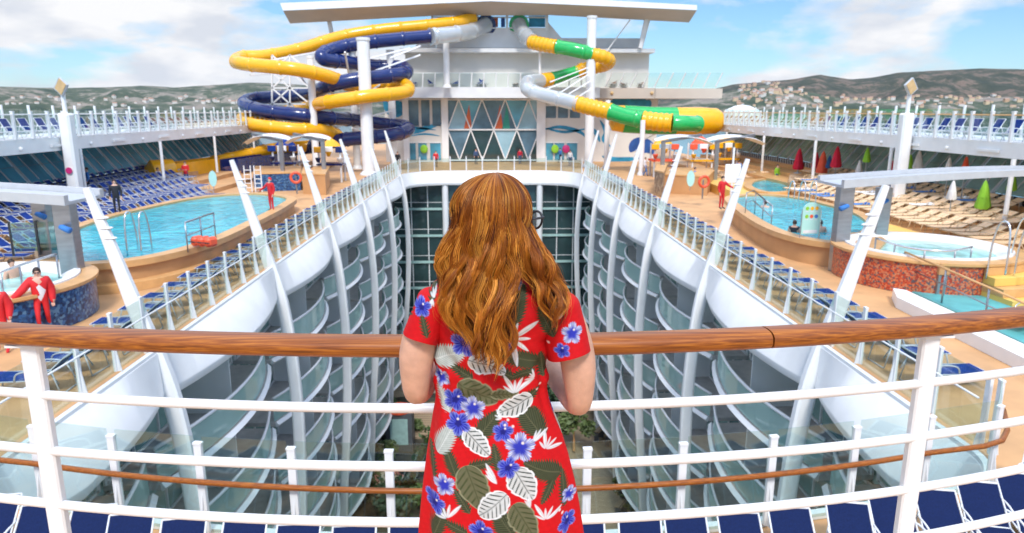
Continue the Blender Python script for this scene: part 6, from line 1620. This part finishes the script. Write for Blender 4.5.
# locks framing the far side of the face and the fringe line
for l in range(90):
    az = R(g.uniform(50, 150)); base_c = pal[g.choice([1, 2, 3], p=[.4, .4, .2])]; ph = g.uniform(0, 6.28); L_ = g.uniform(.24, .34)
    for s in range(14):
        a2 = az+g.standard_normal()*.03; t = np.linspace(0, 1, T); th = np.clip(t*3.0, 0, 1)*PI/2; fall = np.clip(t-.33, 0, 1)/.67
        # direction measured from the face, turning to her left
        fx, fy = -math.sin(HR), math.cos(HR); dxh = fx*math.cos(a2)-fy*math.sin(a2); dyh = fx*math.sin(a2)+fy*math.cos(a2)
        rr_ = (.084+.008*(1-math.cos(a2)))*np.sin(th)*(1+.10*fall)
        P = np.stack([hc.x+dxh*rr_+.006*np.sin(fall*14+ph)*fall, hc.y+dyh*rr_*1.05+.006*np.cos(fall*14+ph)*fall, hc.z+.120*np.cos(th)-.004-L_*fall], -1)
        strands.append(P+g.standard_normal(3)*.0022); cols.append(np.clip(base_c*(1+.1*g.standard_normal()), .01, .9)); rads.append(g.uniform(.0008, .0013))
# flyaways, loose wisps over the right shoulder
for l in range(700):
    P = strands[g.integers(len(strands))].copy(); k = np.linspace(0, 1, T)**2; side = 1 if g.random() < .6 else -1
    P[:, 0] += side*k*g.uniform(.0, .026)+.004*np.sin(np.arange(T)*.55+g.uniform(0, 6))*k; P[:, 1] -= k*g.uniform(0, .02)
    strands.append(P); cols.append(pal[3]*g.uniform(.7, 1.3)); rads.append(.00045)
ST = np.array(strands); NSn = len(ST); CC = np.array(cols); RR = np.array(rads)
Tn = np.gradient(ST, axis=1); Tn /= np.linalg.norm(Tn, axis=2, keepdims=True)+1e-9
A_ = np.cross(Tn, np.array([0, 1.0, 0.05])); A_ /= np.linalg.norm(A_, axis=2, keepdims=True)+1e-9; B_ = np.cross(Tn, A_)
tap = np.interp(np.arange(T), [0, 4, T*.75, T-1], [.8, 1, .9, .15])[None, :, None]
rings = [ST+(A_*math.cos(a)+B_*math.sin(a))*RR[:, None, None]*tap for a in (0, 2*PI/3, 4*PI/3)]
HV = np.stack(rings, 2).reshape(-1, 3)      # strand, point, ring
I = np.arange(NSn*T*3).reshape(NSn, T, 3); q1 = I[:, :-1, :]; q2 = np.roll(I, -1, 2)[:, :-1, :]; q3 = np.roll(I, -1, 2)[:, 1:, :]; q4 = I[:, 1:, :]
HF = np.stack([q1, q2, q3, q4], -1).reshape(-1, 4)
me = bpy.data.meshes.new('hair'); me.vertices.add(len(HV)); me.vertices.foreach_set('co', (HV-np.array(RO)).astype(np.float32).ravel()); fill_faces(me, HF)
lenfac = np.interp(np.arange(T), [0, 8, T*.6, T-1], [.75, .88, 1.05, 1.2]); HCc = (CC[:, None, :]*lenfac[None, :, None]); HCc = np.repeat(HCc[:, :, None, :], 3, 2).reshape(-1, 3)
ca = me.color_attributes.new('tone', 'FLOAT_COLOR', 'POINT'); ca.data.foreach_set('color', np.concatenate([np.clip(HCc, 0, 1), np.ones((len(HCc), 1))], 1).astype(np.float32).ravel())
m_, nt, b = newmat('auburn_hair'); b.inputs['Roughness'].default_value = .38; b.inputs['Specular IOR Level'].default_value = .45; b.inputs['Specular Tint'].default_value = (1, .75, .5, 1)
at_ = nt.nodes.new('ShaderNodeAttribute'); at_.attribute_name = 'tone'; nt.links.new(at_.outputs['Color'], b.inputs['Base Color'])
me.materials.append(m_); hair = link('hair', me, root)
# scalp cap under the strands
def cap(m):
    n, mm = 32, 16; vs = []
    for i in range(mm+1):
        t = PI*.66*i/mm
        for k in range(n):
            a = 2*PI*k/n; fr = max(0, math.cos(a-(PI/2+HR)))**2; tt = t*(1-.47*fr)
            vs.append(((hc.x*.35+HC.x*.65)+.084*math.sin(tt)*math.cos(a), hc.y+.098*math.sin(tt)*math.sin(a), hc.z+.1155*math.cos(tt)))
    m.add(vs, [(i*n+k, i*n+(k+1) % n, (i+1)*n+(k+1) % n, (i+1)*n+k) for i in range(mm) for k in range(n)])
M['scalp'] = mat('auburn_under_hair', (.12, .035, .008), .7, var=.3, scale=60, stretch=(1, 1, .1))
wb('hair_underlayer', 'scalp', cap, hair)

# ================================================================ haze over the harbour
hz = MB(); hz.box((0, 1500, 144), (11500, 11000, 360)); ho = hz.mesh('haze', 'white')
hm_ = bpy.data.materials.new('haze'); hm_.use_nodes = True; nt = hm_.node_tree; nt.nodes.remove(nt.nodes['Principled BSDF'])
pv = nt.nodes.new('ShaderNodeVolumePrincipled'); pv.inputs['Density'].default_value = 2.2e-5; pv.inputs['Color'].default_value = (.80, .87, .95, 1)
nt.links.new(pv.outputs[0], nt.nodes['Material Output'].inputs['Volume']); ho.materials.clear(); ho.materials.append(hm_)
tag(link('haze', ho), kind='stuff', label='thin pale haze over the harbour and the hills')
